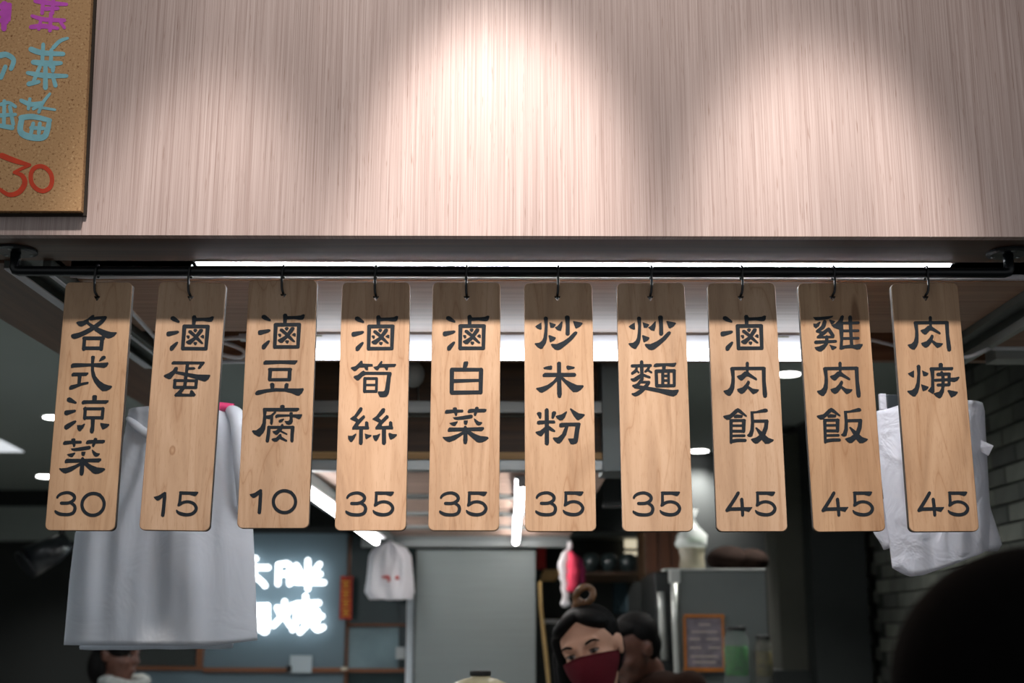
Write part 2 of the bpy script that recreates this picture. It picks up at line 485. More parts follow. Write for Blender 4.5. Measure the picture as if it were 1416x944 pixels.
# right-hand wall of grey bricks
XW = 1.72
bm = BM(); box(bm, XW + 0.012, XW + 0.14, 1.95, 9.7, -0.08, 2.7)
wall_r = struct(obj('wall_right', bm, M['grout']))
rnd = random.Random(4)
BH, BL = 0.066, 0.225
bmeshes = []
for k in range(6):
    bb = BM(); box(bb, -0.010 - 0.0015 * (k % 3), 0.012, -BL / 2 + 0.004, BL / 2 - 0.004, -BH / 2 + 0.004, BH / 2 - 0.004, 0.0025)
    me = bpy.data.meshes.new('brick'); bb.to_mesh(me); bb.free()
    me.materials.append(M[('brick_a', 'brick_b', 'brick_c')[k % 3]])
    bmeshes.append(me)
nb = 0
for r in range(19):
    z = 1.335 + r * BH
    for c in range(13):
        y = 3.62 + c * BL + (BL / 2 if r % 2 else 0)
        if y > 6.03 or z > 2.57: continue
        o = bpy.data.objects.new('brick', bmeshes[rnd.choice([0, 1, 1, 2, 3, 4, 4, 5, 5])])
        C.objects.link(o); o.parent = wall_r; o.location = (XW, y, z); nb += 1
# the rest of the brick face, nearer and lower than the photograph shows, in one mesh
bm = BM()
for r in range(40):
    z = 0.04 + r * BH
    if z > 2.57: break
    for c in range(36):
        y = 2.2 + c * BL * 1 + (BL / 2 if r % 2 else 0)
        if 3.5 < y < 6.15 and z > 1.30: continue
        if y > 7.4: continue
        box(bm, XW - 0.010, XW + 0.012, y - BL / 2 + 0.004, y + BL / 2 - 0.004, z - BH / 2 + 0.004, z + BH / 2 - 0.004)
o = obj('brick_courses', bm, M['brick_b'], wall_r); o['kind'] = 'stuff'

# partition at 6 m: blue-grey sign wall, glazed door, grey panel, dark columns
YP = 6.0
bm = BM(); x0, x1, _, _ = pbox(bm, 172, 737, 476, 1000, YP, 0.08)
struct(obj('wall_sign', bm, M['teal_wall']))
bm = BM(); pbox(bm, 172, 728, 476, 736.5, YP - 0.01, 0.09); struct(obj('trim_11', bm, M['dark_wall']))
bm = BM(); pbox(bm, 477, 740, 572, 1000, YP + 0.12, 0.02)
door = struct(obj('door_1', bm, M['glass_dark']))
bm = BM()
pbox(bm, 477, 740, 481, 1000, YP + 0.06, 0.055); pbox(bm, 476, 862, 572, 865.5, YP + 0.07, 0.045); pbox(bm, 476, 924, 572, 929, YP + 0.07, 0.045)
obj('door_frame', bm, M['frame_wood'], door)
bm = BM(); pbox(bm, 482, 866.5, 551, 923.5, YP + 0.10, 0.015); obj('pane', bm, M['glass_frost'], door)
bm = BM(); pbox(bm, 482, 742, 551, 861.5, YP + 0.10, 0.015); obj('pane', bm, M['glass_dark'], door)
bm = BM(); pbox(bm, 561, 815, 571, 1000, YP + 0.03, 0.04, 0.004)
struct(obj('trim_12', bm, plain('pale_blue_white_post', srgb(232, 242, 250), 0.4)))
bm = BM(); pbox(bm, 573.5, 760, 741, 1000, YP - 0.03, 0.10, 0.004)
struct(obj('wall_panel', bm, M['grey_panel']))
# dark wall behind the kitchen opening
bm = BM(); box(bm, -1.9, 1.72, 7.3, 7.4, 0, ZC); struct(obj('wall_kitchen', bm, M['dark_wall']))
bm = BM(); pbox(bm, 1075, 600, 1124, 926, 6.3, 0.3); struct(obj('wall_column', bm, plain('grey_column', srgb(84, 86, 78), 0.7)))
bm = BM(); pbox(bm, 1125, 540, 1200, 1100, 6.12, 0.4); struct(obj('wall_pier', bm, M['teal_dark']))
bm = BM(); pbox(bm, 1074, 926.5, 1124.5, 1100, 6.25, 0.3); struct(obj('wall_column_base', bm, M['teal_dark']))
# wood sill line under the sign wall and window frame at its foot
bm = BM()
for (a, b_, c, d) in ((185, 921, 476, 926.5), (270, 893, 279, 921), (185, 921, 476, 926.5)):
    pass
pbox(bm, 185, 921, 280, 926, YP - 0.03, 0.028); pbox(bm, 272, 880, 280, 920.8, YP - 0.03, 0.028); pbox(bm, 280.5, 923, 476, 929.5, YP - 0.03, 0.028)
wf = tag(obj('window_frame', bm, M['frame_wood']), 'brown wooden frame along the foot of the blue-grey wall below the glowing letters', 'frame')
bm = BM(); pbox(bm, 186, 882, 271, 920.5, YP - 0.012, 0.01); obj('pane', bm, plain('grey_window_pane', srgb(52, 58, 56), 0.4), wf)

# ------------------------------------------------------------------ rod, flanges, hooks
YR = 2.0
ROD_R = 0.0083
def rod_pt(px, py): return P(px, py, YR)
pl = rod_pt(19.5, 374.3); pr = rod_pt(1396, 377.5)
rod_z = (pl.z + pr.z) / 2
t = thing('hanging_rail', 'long black metal rod under the brown header carrying the row of wooden signs', 'rod', (0, YR, rod_z))
bm = BM()
rb = 0.010
path = [(pl.x, YR, H - 0.004), (pl.x, YR, rod_z + rb * 0.6), (pl.x + rb * 0.25, YR, rod_z + rb * 0.15), (pl.x + rb * 0.8, YR, rod_z)]
path += [(pl.x + (pr.x - pl.x) * k / 12, YR, rod_z) for k in range(1, 12)]
path += [(pr.x - rb * 0.8, YR, rod_z), (pr.x - rb * 0.25, YR, rod_z + rb * 0.15), (pr.x, YR, rod_z + rb * 0.6), (pr.x, YR, H - 0.004)]
tube(bm, path, ROD_R, 20)
obj('rod', bm, M['black'], t, True)
for x in (pl.x, pr.x):
    bm = BM(); lathe(bm, [(0.028, -0.0055), (0.034, -0.0035), (0.034, 0)], (x, YR, H), 32)
    f = obj('flange', bm, M['black'], t)
    for a in (0.5, 2.6, 4.7):
        bm = BM(); ellipsoid(bm, (x + 0.024 * math.cos(a) - t.location.x, 0.024 * math.sin(a), H - 0.0055 - rod_z), (0.0035, 0.0035, 0.0015), u=10, v=6)
        sc_ = obj('screw', bm, M['steel']); sc_.parent = f; sc_.location = (t.location.x, YR, rod_z)

# LED strip on the back edge of the header and batten behind the soffit
xa = P(265, 361, 2.055).x; xb = P(1323, 366, 2.055).x
t = thing('led_strip_light', 'thin bright white LED strip running just above the black rod', 'light', ((xa + xb) / 2, 2.07, H))
bm = BM(); box(bm, xa, xb, 2.0635, 2.088, H + 0.003, H + 0.018)
box(bm, xa, xb, 2.0635, 2.0665, H - 0.0005, H + 0.0029); box(bm, xa, xb, 2.0855, 2.088, H - 0.0005, H + 0.0029); obj('housing', bm, M['white_metal'], t)
bm = BM(); box(bm, xa + 0.004, xb - 0.004, 2.0685, 2.0835, H - 0.0010, H + 0.0028); obj('diffuser', bm, M['led'], t)

YT = 2.64
xa, xb = P(402, 480, YT).x, P(1150, 480, YT).x
zt1 = P(708, 463.5, YT).z; ztm = P(708, 481, YT).z; zt0 = P(708, 497.5, YT).z
t = thing('batten_light', 'white fluorescent batten with glowing tube behind the middle signs', 'light', ((xa + xb) / 2, YT, zt1))
bm = BM(); vs_ = box(bm, xa, xb, YT - 0.004, YT + 0.05, ztm + 0.001, zt1, 0.0)
for v in vs_:
    if v.co.z < (ztm + zt1) / 2 and v.co.y < YT + 0.02: v.co.y = YT + 0.016
box(bm, xa, xb, YT - 0.004, YT + 0.05, zt1 + 0.0003, zt1 + 0.012, 0.001)
obj('housing', bm, M['white_metal'], t)
bm = BM(); zc = (ztm + zt0) / 2; tube(bm, [(xa + 0.02, YT + 0.004, zc), (xb - 0.02, YT + 0.004, zc)], (ztm - zt0) / 2, 20); obj('tube', bm, M['tube'], t, True)
for x in (xa + 0.01, xb - 0.01):
    bm = BM(); box(bm, x - 0.010, x + 0.010, YT, YT + 0.03, zt0, ztm + 0.002, 0.003); obj('end_cap', bm, M['white_metal'], t)
for px in (438, 1083):
    x = P(px, 463, YT).x
    bm = BM(); box(bm, x - 0.012, x + 0.012, YT - 0.003, YT + 0.02, zt1 - 0.004, H + 0.11, 0.001); obj('clip', bm, plain('greenish_clip', srgb(150, 152, 130), 0.4), t)
# second, unlit batten at the far right and its twin at the left
for (p0, p1, lab) in ((1378, 1500, 'white unlit batten and its end cap beside the right-hand grey rail'), ):
    xa, xb = P(p0, 475, 2.80).x, P(p1, 475, 2.80).x
    za, zb_ = P(1400, 482, 2.80).z, P(1400, 465, 2.80).z
    t = thing('batten_light', lab, 'light', (xa, 2.8, za))
    bm = BM(); tube(bm, [(xa, 2.82, (za + zb_) / 2), (xb, 2.82, (za + zb_) / 2)], (zb_ - za) / 2, 16); obj('tube', bm, M['cable'], t, True)
    bm = BM(); box(bm, xa + 0.01, xb, 2.835, 2.90, za - 0.016, zb_ + 0.09); obj('housing', bm, M['alu'], t)

def cable(label, pts, r=0.0042, m='cable', n=8):
    bm = BM(); tube(bm, smooth_path([P(*p) for p in pts], n), r, 8)
    return tag(obj('cable', bm, M[m], smooth=True), label, 'cable')
cable('white cable running diagonally between the first two signs', [(172, 420, 2.38), (183, 432, 2.42), (198, 448, 2.52), (214, 466, 2.62), (226, 478, 2.70), (300, 469, 2.72), (345, 466, 2.72)], 0.0048)
cable('white cable loop doubled back between the second and third signs', [(300, 472, 2.70), (318, 476, 2.70), (334, 483, 2.70), (339, 489, 2.70), (332, 494, 2.70), (318, 493, 2.70), (300, 488, 2.70)], 0.0045)
cable('straight white cable lying level below the cable loop', [(290, 500, 2.905), (350, 500, 2.905), (400, 499, 2.905)], 0.005)
cable('thin white cable sloping between the ninth sign and the last sign', [(1150, 462, 2.70), (1204, 470, 2.72), (1222, 474, 2.72), (1245, 480, 2.72), (1290, 494, 2.62), (1334, 494, 2.58), (1356, 487, 2.57), (1365, 483, 2.58), (1371, 480, 2.64), (1377, 476, 2.79)], 0.0042)
bm = BM(); box(bm, P(331, 463, 2.72).x, P(350, 463, 2.72).x, 2.71, 2.74, P(340, 470, 2.72).z, P(340, 462, 2.72).z, 0.003)
tag(obj('cable_connector', bm, M['cable']), 'small white plug joining the cable behind the third sign', 'connector')

# ------------------------------------------------------------------ lettering
# every entry: source place in the photograph (x0, y0, magnification) and its strokes:
# 'P' = filled outline, 'S' = brush stroke x y width ...
G = {}
G['ge'] = (94, 430, 16, """P 195 240 230 215 350 200 450 155 540 80 580 65 605 90 590 115 480 185 480 240 400 290 330 325 290 325 240 300
S 520 165 60 640 140 66 850 125 66
S 840 130 80 760 220 90 600 340 95 450 430 100 300 500 105 170 540 118 130 538 100
S 440 240 60 600 350 90
P 620 340 680 345 870 420 970 447 1090 450 1102 470 1040 540 960 580 900 590 820 560 600 415
S 385 580 76 365 825 84
S 370 585 80 800 585 80
S 775 580 92 750 825 88
S 370 805 78 750 805 80""")
G['shi'] = (88, 486, 16, """P 165 340 165 290 200 250 260 243 600 250 900 235 990 225 1000 260 960 320 900 350 600 315 250 340 180 352
P 612 100 640 78 690 85 700 110 680 230 680 400 720 530 800 630 900 700 1000 735 1060 740 1085 765 1040 815 950 860 860 862 760 770 680 660 625 530 608 400
P 785 200 800 165 850 95 895 78 935 95 940 130 900 165 800 210
P 178 520 180 485 215 455 280 452 555 450 555 480 510 525 220 535 190 540
S 365 500 90 345 720 75
P 125 820 130 770 165 735 300 705 430 672 545 655 562 665 555 700 500 715 400 740 200 825 140 832""")
G['liang'] = (86, 543, 16, """P 108 150 120 115 165 95 200 105 330 205 325 230 300 240 150 205 115 185
P 50 450 60 405 90 385 290 370 318 385 305 420 180 470 110 497 65 485
P 50 760 60 725 120 680 260 615 310 605 325 630 300 670 150 790 100 815 60 795
P 670 170 672 75 695 48 760 48 782 75 770 170
P 432 225 445 190 480 162 1000 160 1038 165 1035 195 980 238 560 238 460 255
S 520 340 75 505 565 75
S 500 350 65 920 350 65
S 912 345 75 893 560 75
S 500 548 70 900 548 70
P 640 560 735 560 718 830 690 890 650 895 620 870 618 820 640 740
P 335 710 440 710 500 675 518 690 480 770 410 848 370 840 340 790
P 850 660 930 675 1050 685 1052 715 1000 765 905 812 880 780 850 700""")
G['cai'] = (608, 559, 16, """P 112 180 120 145 150 118 290 112 510 115 528 140 515 172 300 185 150 205 120 200
P 290 75 330 62 370 65 385 90 380 180 395 200 380 250 345 250 325 200 290 110
P 612 165 635 115 680 97 1000 95 1040 105 1030 150 990 172 720 178 640 188
P 770 110 790 60 830 48 865 70 860 110 830 180 800 248 770 250 750 215 775 160
P 292 285 400 272 560 245 700 222 735 245 730 285 700 305 550 330 380 342 320 325
P 212 410 260 400 400 368 398 395 345 472 310 475 260 455
P 532 355 625 352 620 400 600 445 550 445 530 400
P 755 305 780 315 870 380 940 390 942 415 900 455 850 465 810 440 770 370
P 175 580 185 540 215 508 260 510 530 510 540 485 575 465 610 510 940 497 980 505 985 540 930 588 700 585 250 600 190 605
P 620 560 700 600 780 650 900 695 1060 712 1088 740 1030 795 940 835 870 842 820 825 720 740 560 600
P 580 560 540 650 450 710 340 785 220 830 170 820 110 780 65 730 70 715 130 718 240 705 400 650 500 600
P 530 560 615 560 620 790 605 860 570 880 530 860 518 790""")
G['lu'] = (608, 431, 16, """P 135 145 150 105 200 92 240 110 345 200 348 230 320 240 200 205 145 170
P 65 490 75 450 110 432 310 412 348 425 345 455 300 485 130 540 80 535
P 160 800 170 765 220 720 290 665 325 655 345 675 320 730 240 845 200 862 165 845
P 612 100 640 68 690 70 710 110 720 125 900 120 1000 110 1060 82 1100 95 1085 170 1050 205 980 208 860 190 705 200 700 290 620 290
S 458 315 92 450 810 82
S 450 315 84 985 312 80
S 975 315 92 965 805 80
S 445 805 78 970 805 75
P 545 440 560 400 610 398 720 490 800 370 850 365 880 385 870 430 780 545 900 680 890 700 850 695 730 605 620 715 560 710 510 670 515 645 600 600 680 550 550 450
P 655 400 680 368 730 368 752 395 720 445 690 445
P 510 530 530 512 585 515 592 560 570 590 545 585
P 818 540 870 495 910 510 910 575 880 575
P 675 680 700 655 760 660 765 690 735 732 700 720""")
G['dan'] = (222, 494, 16, """P 230 150 235 115 270 85 900 85 960 85 972 110 940 155 860 250 815 245 820 210 860 145 260 155
S 590 120 80 565 330 70 550 400 70
P 590 215 740 210 765 235 740 262 590 275
P 60 415 80 390 180 345 260 290 305 215 350 205 378 225 370 290 300 375 220 475 170 480 100 450
P 330 300 540 330 800 370 1090 375 1095 400 1050 480 990 520 940 520 840 490 560 410 320 360
S 555 400 80 535 640 75
S 540 610 70 465 720 78 365 825 80
S 315 505 72 302 660 72
S 300 510 60 800 510 60
S 790 500 75 775 660 70
S 300 660 70 785 660 65
P 300 835 330 795 430 720 480 800 640 800 655 730 690 715 730 750 780 820 750 858 320 865""")
G['dou'] = (350, 494, 16, """P 225 150 230 100 270 65 985 65 980 95 925 155 600 140 250 158
S 382 268 85 365 490 82
S 360 265 68 835 265 66
S 812 268 85 800 485 88
S 360 492 70 810 492 72
P 370 600 390 565 430 558 470 580 475 620 465 700 385 700
P 685 690 695 600 730 562 785 580 785 620 765 700
P 40 800 60 755 110 725 300 698 500 678 750 685 1000 688 1110 680 1120 715 1080 790 1020 845 970 845 850 790 700 755 500 752 300 775 110 830 60 830""")
G['fu'] = (346, 556, 16, """P 655 110 670 75 715 62 755 75 765 110 740 160 680 160
P 275 160 290 130 1060 130 1085 140 1080 175 1030 210 380 208
P 275 150 370 180 350 300 350 450 330 600 290 680 210 765 170 760 80 710 35 650 50 625 130 625 220 560 265 470 285 300
P 340 300 450 285 530 215 575 205 570 240 500 310 420 380 345 365
P 440 370 440 330 510 300 505 440 485 505 455 505 435 470
P 545 330 560 290 600 272 860 275 1150 272 1145 310 1100 378 1060 380 1000 350 860 320 620 335 570 362
P 865 240 900 220 940 235 940 330 940 440 910 490 850 508 800 495 755 430 770 420 840 420 870 390
P 625 415 650 390 740 365 752 385 700 445 650 458 628 445
S 410 560 78 400 700 80 375 858 80
S 400 560 65 950 560 65
S 938 565 88 925 720 80 920 858 75
P 665 530 700 480 735 500 730 570 700 610 690 630 820 700 820 722 800 728 700 680 660 660 600 725 560 725 510 690 485 645 560 635 620 590
P 465 825 490 805 570 790 640 715 680 705 690 740 700 770 815 845 815 870 790 878 700 840 650 820 590 875 540 880 490 860""")
G['sun'] = (481, 495, 16, """P 65 225 75 200 170 175 220 130 290 55 325 60 335 120 550 130 558 180 450 190 450 260 420 270 385 245 365 205 260 205 180 280 140 285
P 565 195 650 175 700 110 740 60 770 75 760 130 1060 128 1072 150 1040 195 900 200 885 265 850 270 805 205 710 210 670 265 640 270 600 245
P 125 415 150 390 220 370 300 300 350 272 385 300 900 305 960 310 975 345 955 420 925 700 905 790 860 850 790 865 705 860 660 765 670 735 780 735 815 715 835 600 870 370 400 365 330 400 240 490 200 490 140 440
S 378 450 74 370 735 74
S 375 450 60 640 450 60
S 640 450 62 630 735 64
S 370 592 50 630 592 50
S 370 734 62 630 734 60""")
G['si'] = (479, 559, 16, """P 85 310 180 240 300 65 340 60 365 90 350 140 225 290 270 330 380 235 415 250 415 290 270 450 270 480 410 480 415 385 450 368 490 395 495 480 508 520 490 550 130 552 130 510 215 385 90 325
P 285 530 370 530 365 840 345 890 300 892 275 860
P 35 690 130 690 215 635 222 665 175 760 120 830 80 820 40 760
P 405 640 480 665 558 675 555 700 440 768 420 740
P 580 315 660 260 790 90 840 80 865 110 850 170 720 300 775 345 890 232 935 250 940 290 790 440 790 480 940 470 945 390 980 368 1020 395 1025 480 1040 515 1030 550 645 550 640 510 720 400 580 330
P 785 530 880 530 880 850 850 895 810 892 785 860
P 583 685 680 675 745 640 748 665 700 770 660 815 620 790 590 730
P 930 640 960 628 1030 655 1120 660 1120 690 1050 750 980 782 955 750 935 690""")
G['bai'] = (610, 494, 16, """P 465 250 485 105 510 82 580 80 595 110 580 170 540 250
S 230 265 98 225 768 94
S 230 262 86 880 262 76
S 875 265 98 865 765 92
S 240 515 85 840 497 62
S 225 772 92 865 762 84""")
G['chao'] = (736, 431, 16, """P 65 320 110 285 205 230 210 380 180 390 110 365
P 255 130 285 100 330 110 348 140 345 300 335 500 325 600 300 690 220 810 180 815 110 775 50 705 60 690 150 680 210 640 245 570 265 440 275 300 260 200
P 375 225 520 275 520 300 470 350 400 350
P 495 345 560 310 650 210 672 215 665 320 635 420 560 405
P 720 110 750 82 800 82 830 110 830 490 800 525 760 522 735 495 740 300
P 898 210 930 205 1100 238 1120 260 1060 325 980 368 950 355
P 355 525 380 512 520 565 520 590 480 635 400 670 385 660
P 410 715 440 705 540 710 680 650 800 570 920 450 960 430 1000 450 990 490 880 620 740 740 620 830 560 845 500 830 430 765""")
G['mi'] = (738, 495, 16, """P 515 100 550 75 600 85 608 120 605 340 620 790 600 865 565 880 530 860 512 780
P 210 210 260 185 385 160 410 180 405 240 380 255 230 238
P 718 185 750 160 905 195 910 215 880 235 760 255 730 235
P 192 390 200 355 245 322 900 325 925 335 942 370 910 410 250 412 205 410
P 510 400 550 370 630 400 720 480 850 550 960 595 1095 600 1105 630 1040 700 960 748 870 750 800 680 610 470 500 520 400 620 280 710 180 760 130 750 50 675 60 655 160 635 300 590 430 500""")
G['fen'] = (738, 560, 16, """P 65 180 90 150 140 145 175 165 172 260 150 300 120 285 100 240
P 243 100 280 62 325 75 335 120 340 820 320 880 270 880 240 850
P 390 280 400 160 440 128 490 140 500 175 450 280 420 300
P 65 400 75 355 120 335 460 335 482 370 470 400 330 400 110 425
P 35 590 60 580 140 560 240 480 300 440 340 450 470 550 480 575 460 592 400 575 330 545 250 590 175 680 140 680 70 640
P 485 240 520 225 620 200 730 130 740 150 690 270 640 325 580 335 520 300
P 800 85 820 65 900 120 1000 180 1110 195 1135 215 1080 280 990 332 950 320 880 230
P 560 470 565 410 610 388 1010 385 1040 410 1010 560 975 800 940 850 860 865 810 855 755 740 800 735 880 735 900 600 920 465 770 465 720 650 620 800 570 845 520 840 460 790 420 735 430 710 530 710 620 640 690 480 590 490""")
G['mian'] = (868, 494, 16, """S 320 100 80 325 480 80
S 110 185 70 520 178 65
S 210 220 50 190 290 70 110 350 60
S 210 290 40 255 330 40
S 490 200 55 450 270 60 400 310 50
S 470 290 45 535 330 45
S 310 390 70 230 450 90 150 495 80 90 480 40
S 360 390 60 495 440 50
S 320 480 60 240 590 70 180 630 80 130 625 50
S 300 545 55 480 545 58
S 475 555 75 400 650 85 280 760 95 180 815 86 110 805 40
P 130 600 300 620 470 650 800 700 1000 725 1130 715 1140 745 1090 830 1020 868 930 850 700 780 400 715 150 680
P 578 200 600 150 640 132 1000 130 1085 118 1092 145 1050 210 1000 210 860 190 850 265 770 270 770 200 620 215
S 640 305 74 650 628 78
S 640 305 78 1045 300 76
S 1040 305 74 1040 628 68
S 650 628 74 1040 628 68
S 785 300 70 785 610 70
S 915 300 60 915 610 60
S 780 410 56 910 410 56
S 780 512 52 910 512 52""")
G['rou'] = (997, 496, 16, """S 582 100 75 580 300 60
S 240 212 70 950 212 74
P 200 200 300 210 305 500 295 650 260 740 200 815 150 810 90 770 50 715 60 700 140 680 190 630 220 530 230 400 205 230
P 900 200 990 190 990 500 1020 780 1015 840 980 865 935 850 918 780 905 450
P 348 390 370 370 440 350 520 280 600 280 640 320 790 430 800 460 780 478 600 390 560 390 480 470 440 480 390 445
P 350 670 380 658 470 630 540 560 590 480 630 490 640 530 610 600 700 660 840 680 830 710 780 755 710 782 680 760 590 655 520 740 470 770 430 770 370 720""")
G['fan'] = (998, 560, 16, """P 30 240 50 228 180 200 300 90 360 60 420 95 560 230 555 255 520 245 360 150 280 230 170 315 110 318 50 275
P 265 245 330 200 460 215 470 240 450 275 280 280
S 207 345 78 205 820 62
S 200 335 65 510 335 60
S 490 340 88 485 575 76
S 240 448 52 470 448 52
S 240 568 62 490 572 62
S 240 672 52 500 670 58
S 215 795 78 350 775 75 520 775 68
P 635 135 760 130 960 72 1010 85 1025 130 990 155 860 165 705 180 720 380 715 560 680 680 640 700 590 695 555 660 600 620 630 540 645 380
P 690 320 1020 315 1040 350 1020 520 965 660 1030 720 1155 765 1130 800 1040 850 960 852 885 765 800 840 740 848 690 815 640 755 660 740 760 710 830 660 740 500 770 485 890 585 930 480 945 385 690 385""")
G['ji'] = (1121, 432, 16, """P 45 100 200 98 500 75 480 110 400 145 300 160 150 175 100 170
P 48 240 120 245 205 195 215 215 180 300 110 350 60 310
S 305 205 88 262 320 92 130 410 55
S 130 412 55 270 455 66
S 385 365 66 280 450 84 155 540 60
S 390 370 80 485 515 78
S 145 545 50 490 542 54
P 400 165 430 160 540 200 500 250 450 270
S 345 540 78 345 650 78
S 100 655 78 545 640 58
P 70 765 180 745 280 700 310 630 385 630 370 700 300 800 220 860 170 860 100 820
P 400 710 440 725 560 760 560 785 480 830 450 820
P 450 280 540 250 620 170 660 90 700 65 735 90 710 200 720 400 710 600 700 740 720 745 740 790 660 830 620 810 640 600 620 380 560 360 500 335
S 870 115 88 880 400 80 895 740 75
S 700 240 58 1050 238 62
S 700 412 58 1045 412 58
S 700 580 58 1045 578 58
P 640 745 850 720 960 725 1060 705 1140 708 1140 740 1080 820 1010 830 900 795 750 800 660 830""")
G['geng'] = (1252, 497, 16, """P 50 290 100 270 190 225 190 380 150 375 80 330
P 245 130 280 100 320 110 335 150 325 400 310 590 270 720 210 800 160 800 90 750 32 690 40 675 140 660 200 610 240 500 260 300
P 365 225 510 290 500 320 460 352 390 352
P 340 530 510 590 500 620 460 660 390 685 370 670
P 730 100 750 68 800 65 830 90 830 170 735 170
P 530 190 550 160 1050 160 1060 190 1040 228 640 230 635 500 640 700 600 750 490 680 560 590 565 400 550 270
S 800 275 68 830 400 76 825 600 76
S 715 318 78 975 312 68
S 965 315 74 962 545 70
S 715 553 66 960 550 62
S 655 447 62 1000 432 64
P 980 395 1100 390 1185 370 1195 395 1150 460 1080 490 980 475
P 790 580 860 580 850 700 800 810 760 845 720 840 660 800 610 740 650 725 740 700 780 640
P 920 680 950 665 1150 705 1155 730 1100 790 1010 832 990 810""")
G['3'] = (604, 670, 18.875, """S 105 335 60 130 290 66 190 245 76 280 215 78 400 210 80 510 260 88 558 340 88 520 420 84 400 478 82 220 482 82
S 470 478 72 560 540 80 588 630 88 550 730 86 450 775 84 330 780 84 200 765 88 100 715 74 78 685 44""")
G['5'] = (604, 670, 18.875, """P 805 195 840 175 1300 180 1320 200 1280 270 1230 300 1100 262 860 262
S 855 220 74 845 480 80 820 540 66
S 835 520 90 950 460 76 1080 445 76 1210 490 80 1285 590 84 1270 680 88 1190 755 86 1060 785 86 920 768 92 820 725 74 780 675 40""")
G['4'] = (1264, 670, 17.7, """S 380 190 84 300 330 84 180 520 86 110 612 70
P 80 625 200 540 400 538 740 535 730 560 660 655 530 620 200 625 110 655
S 470 345 84 490 520 84 505 730 78""")
G['1'] = (342, 668, 18.875, "P 60 285 190 250 340 150 390 165 395 280 370 700 355 790 300 805 265 770 285 560 300 300 200 375 150 380 90 335")
G['0'] = (342, 668, 18.875, "S " + ' '.join('%d %d %d' % (970 + 290 * math.cos(a * math.pi / 16 - 1.0), 480 + (285 if a else 300) * math.sin(a * math.pi / 16 - 1.0), 86) for a in range(33)))

def flat_union(polys, y, to_xz, rot=None):
    """one flat, non-overlapping mesh facing the viewer from many overlapping outlines"""
    from mathutils.geometry import delaunay_2d_cdt
    verts, faces = [], []
    for poly in polys:
        n0 = len(verts)
        for (px, py) in poly:
            X, Z_ = to_xz(px, py); verts.append(Vector((X * 1000, Z_ * 1000)))
        idx = list(range(n0, len(verts)))
        ar = sum(verts[a].x * verts[b].y - verts[b].x * verts[a].y for a, b in zip(idx, idx[1:] + idx[:1]))
        faces.append(idx if ar > 0 else idx[::-1])
    vo, eo, fo, ov, oe, of_ = delaunay_2d_cdt(verts, [], faces, 1, 1e-4)
    bm = BM()
    vs = [bm.verts.new((v.x / 1000, y, v.y / 1000)) for v in vo]
    for f, src in zip(fo, of_):
        if not src: continue
        try: g = bm.faces.new([vs[k] for k in f])
        except ValueError: continue
        g.normal_update()
        if g.normal.y > 0: g.normal_flip()
    return bm

def stroke_polys(items, k=1.0):
    """-> list of outlines in magnified pixels"""
    out = []
    for line in items.strip().split('\n'):
        q = line.split()
        v = [float(a) for a in q[1:]]
        if q[0] == 'P':
            out.append([(v[i], v[i + 1]) for i in range(0, len(v), 2)])
        else:
            pts = [(v[i], v[i + 1], v[i + 2] * k / 2) for i in range(0, len(v), 3)]
            if len(pts) > 2:      # smooth the brush path
                s = smooth_path(pts, 4); pts = [(p.x, p.y, p.z) for p in s]
            for i, (x, y, r) in enumerate(pts):
                if i < len(pts) - 1:
                    x2, y2, r2 = pts[i + 1]
                    dx, dy = x2 - x, y2 - y; l = math.hypot(dx, dy) or 1; nx, ny = -dy / l, dx / l
                    out.append([(x + nx * r, y + ny * r), (x2 + nx * r2, y2 + ny * r2), (x2 - nx * r2, y2 - ny * r2), (x - nx * r, y - ny * r)])
                if i in (0, len(pts) - 1):
                    out.append([(x + r * 0.96 * math.cos(k * math.pi / 5), y + r * 0.96 * math.sin(k * math.pi / 5)) for k in range(10)])
                else:
                    out.append([(x + r * math.cos(k * math.pi / 4), y + r * math.sin(k * math.pi / 4)) for k in range(8)])
    return out

BOARD_T = 0.012
YS = 2.0 - BOARD_T / 2        # front face of the boards
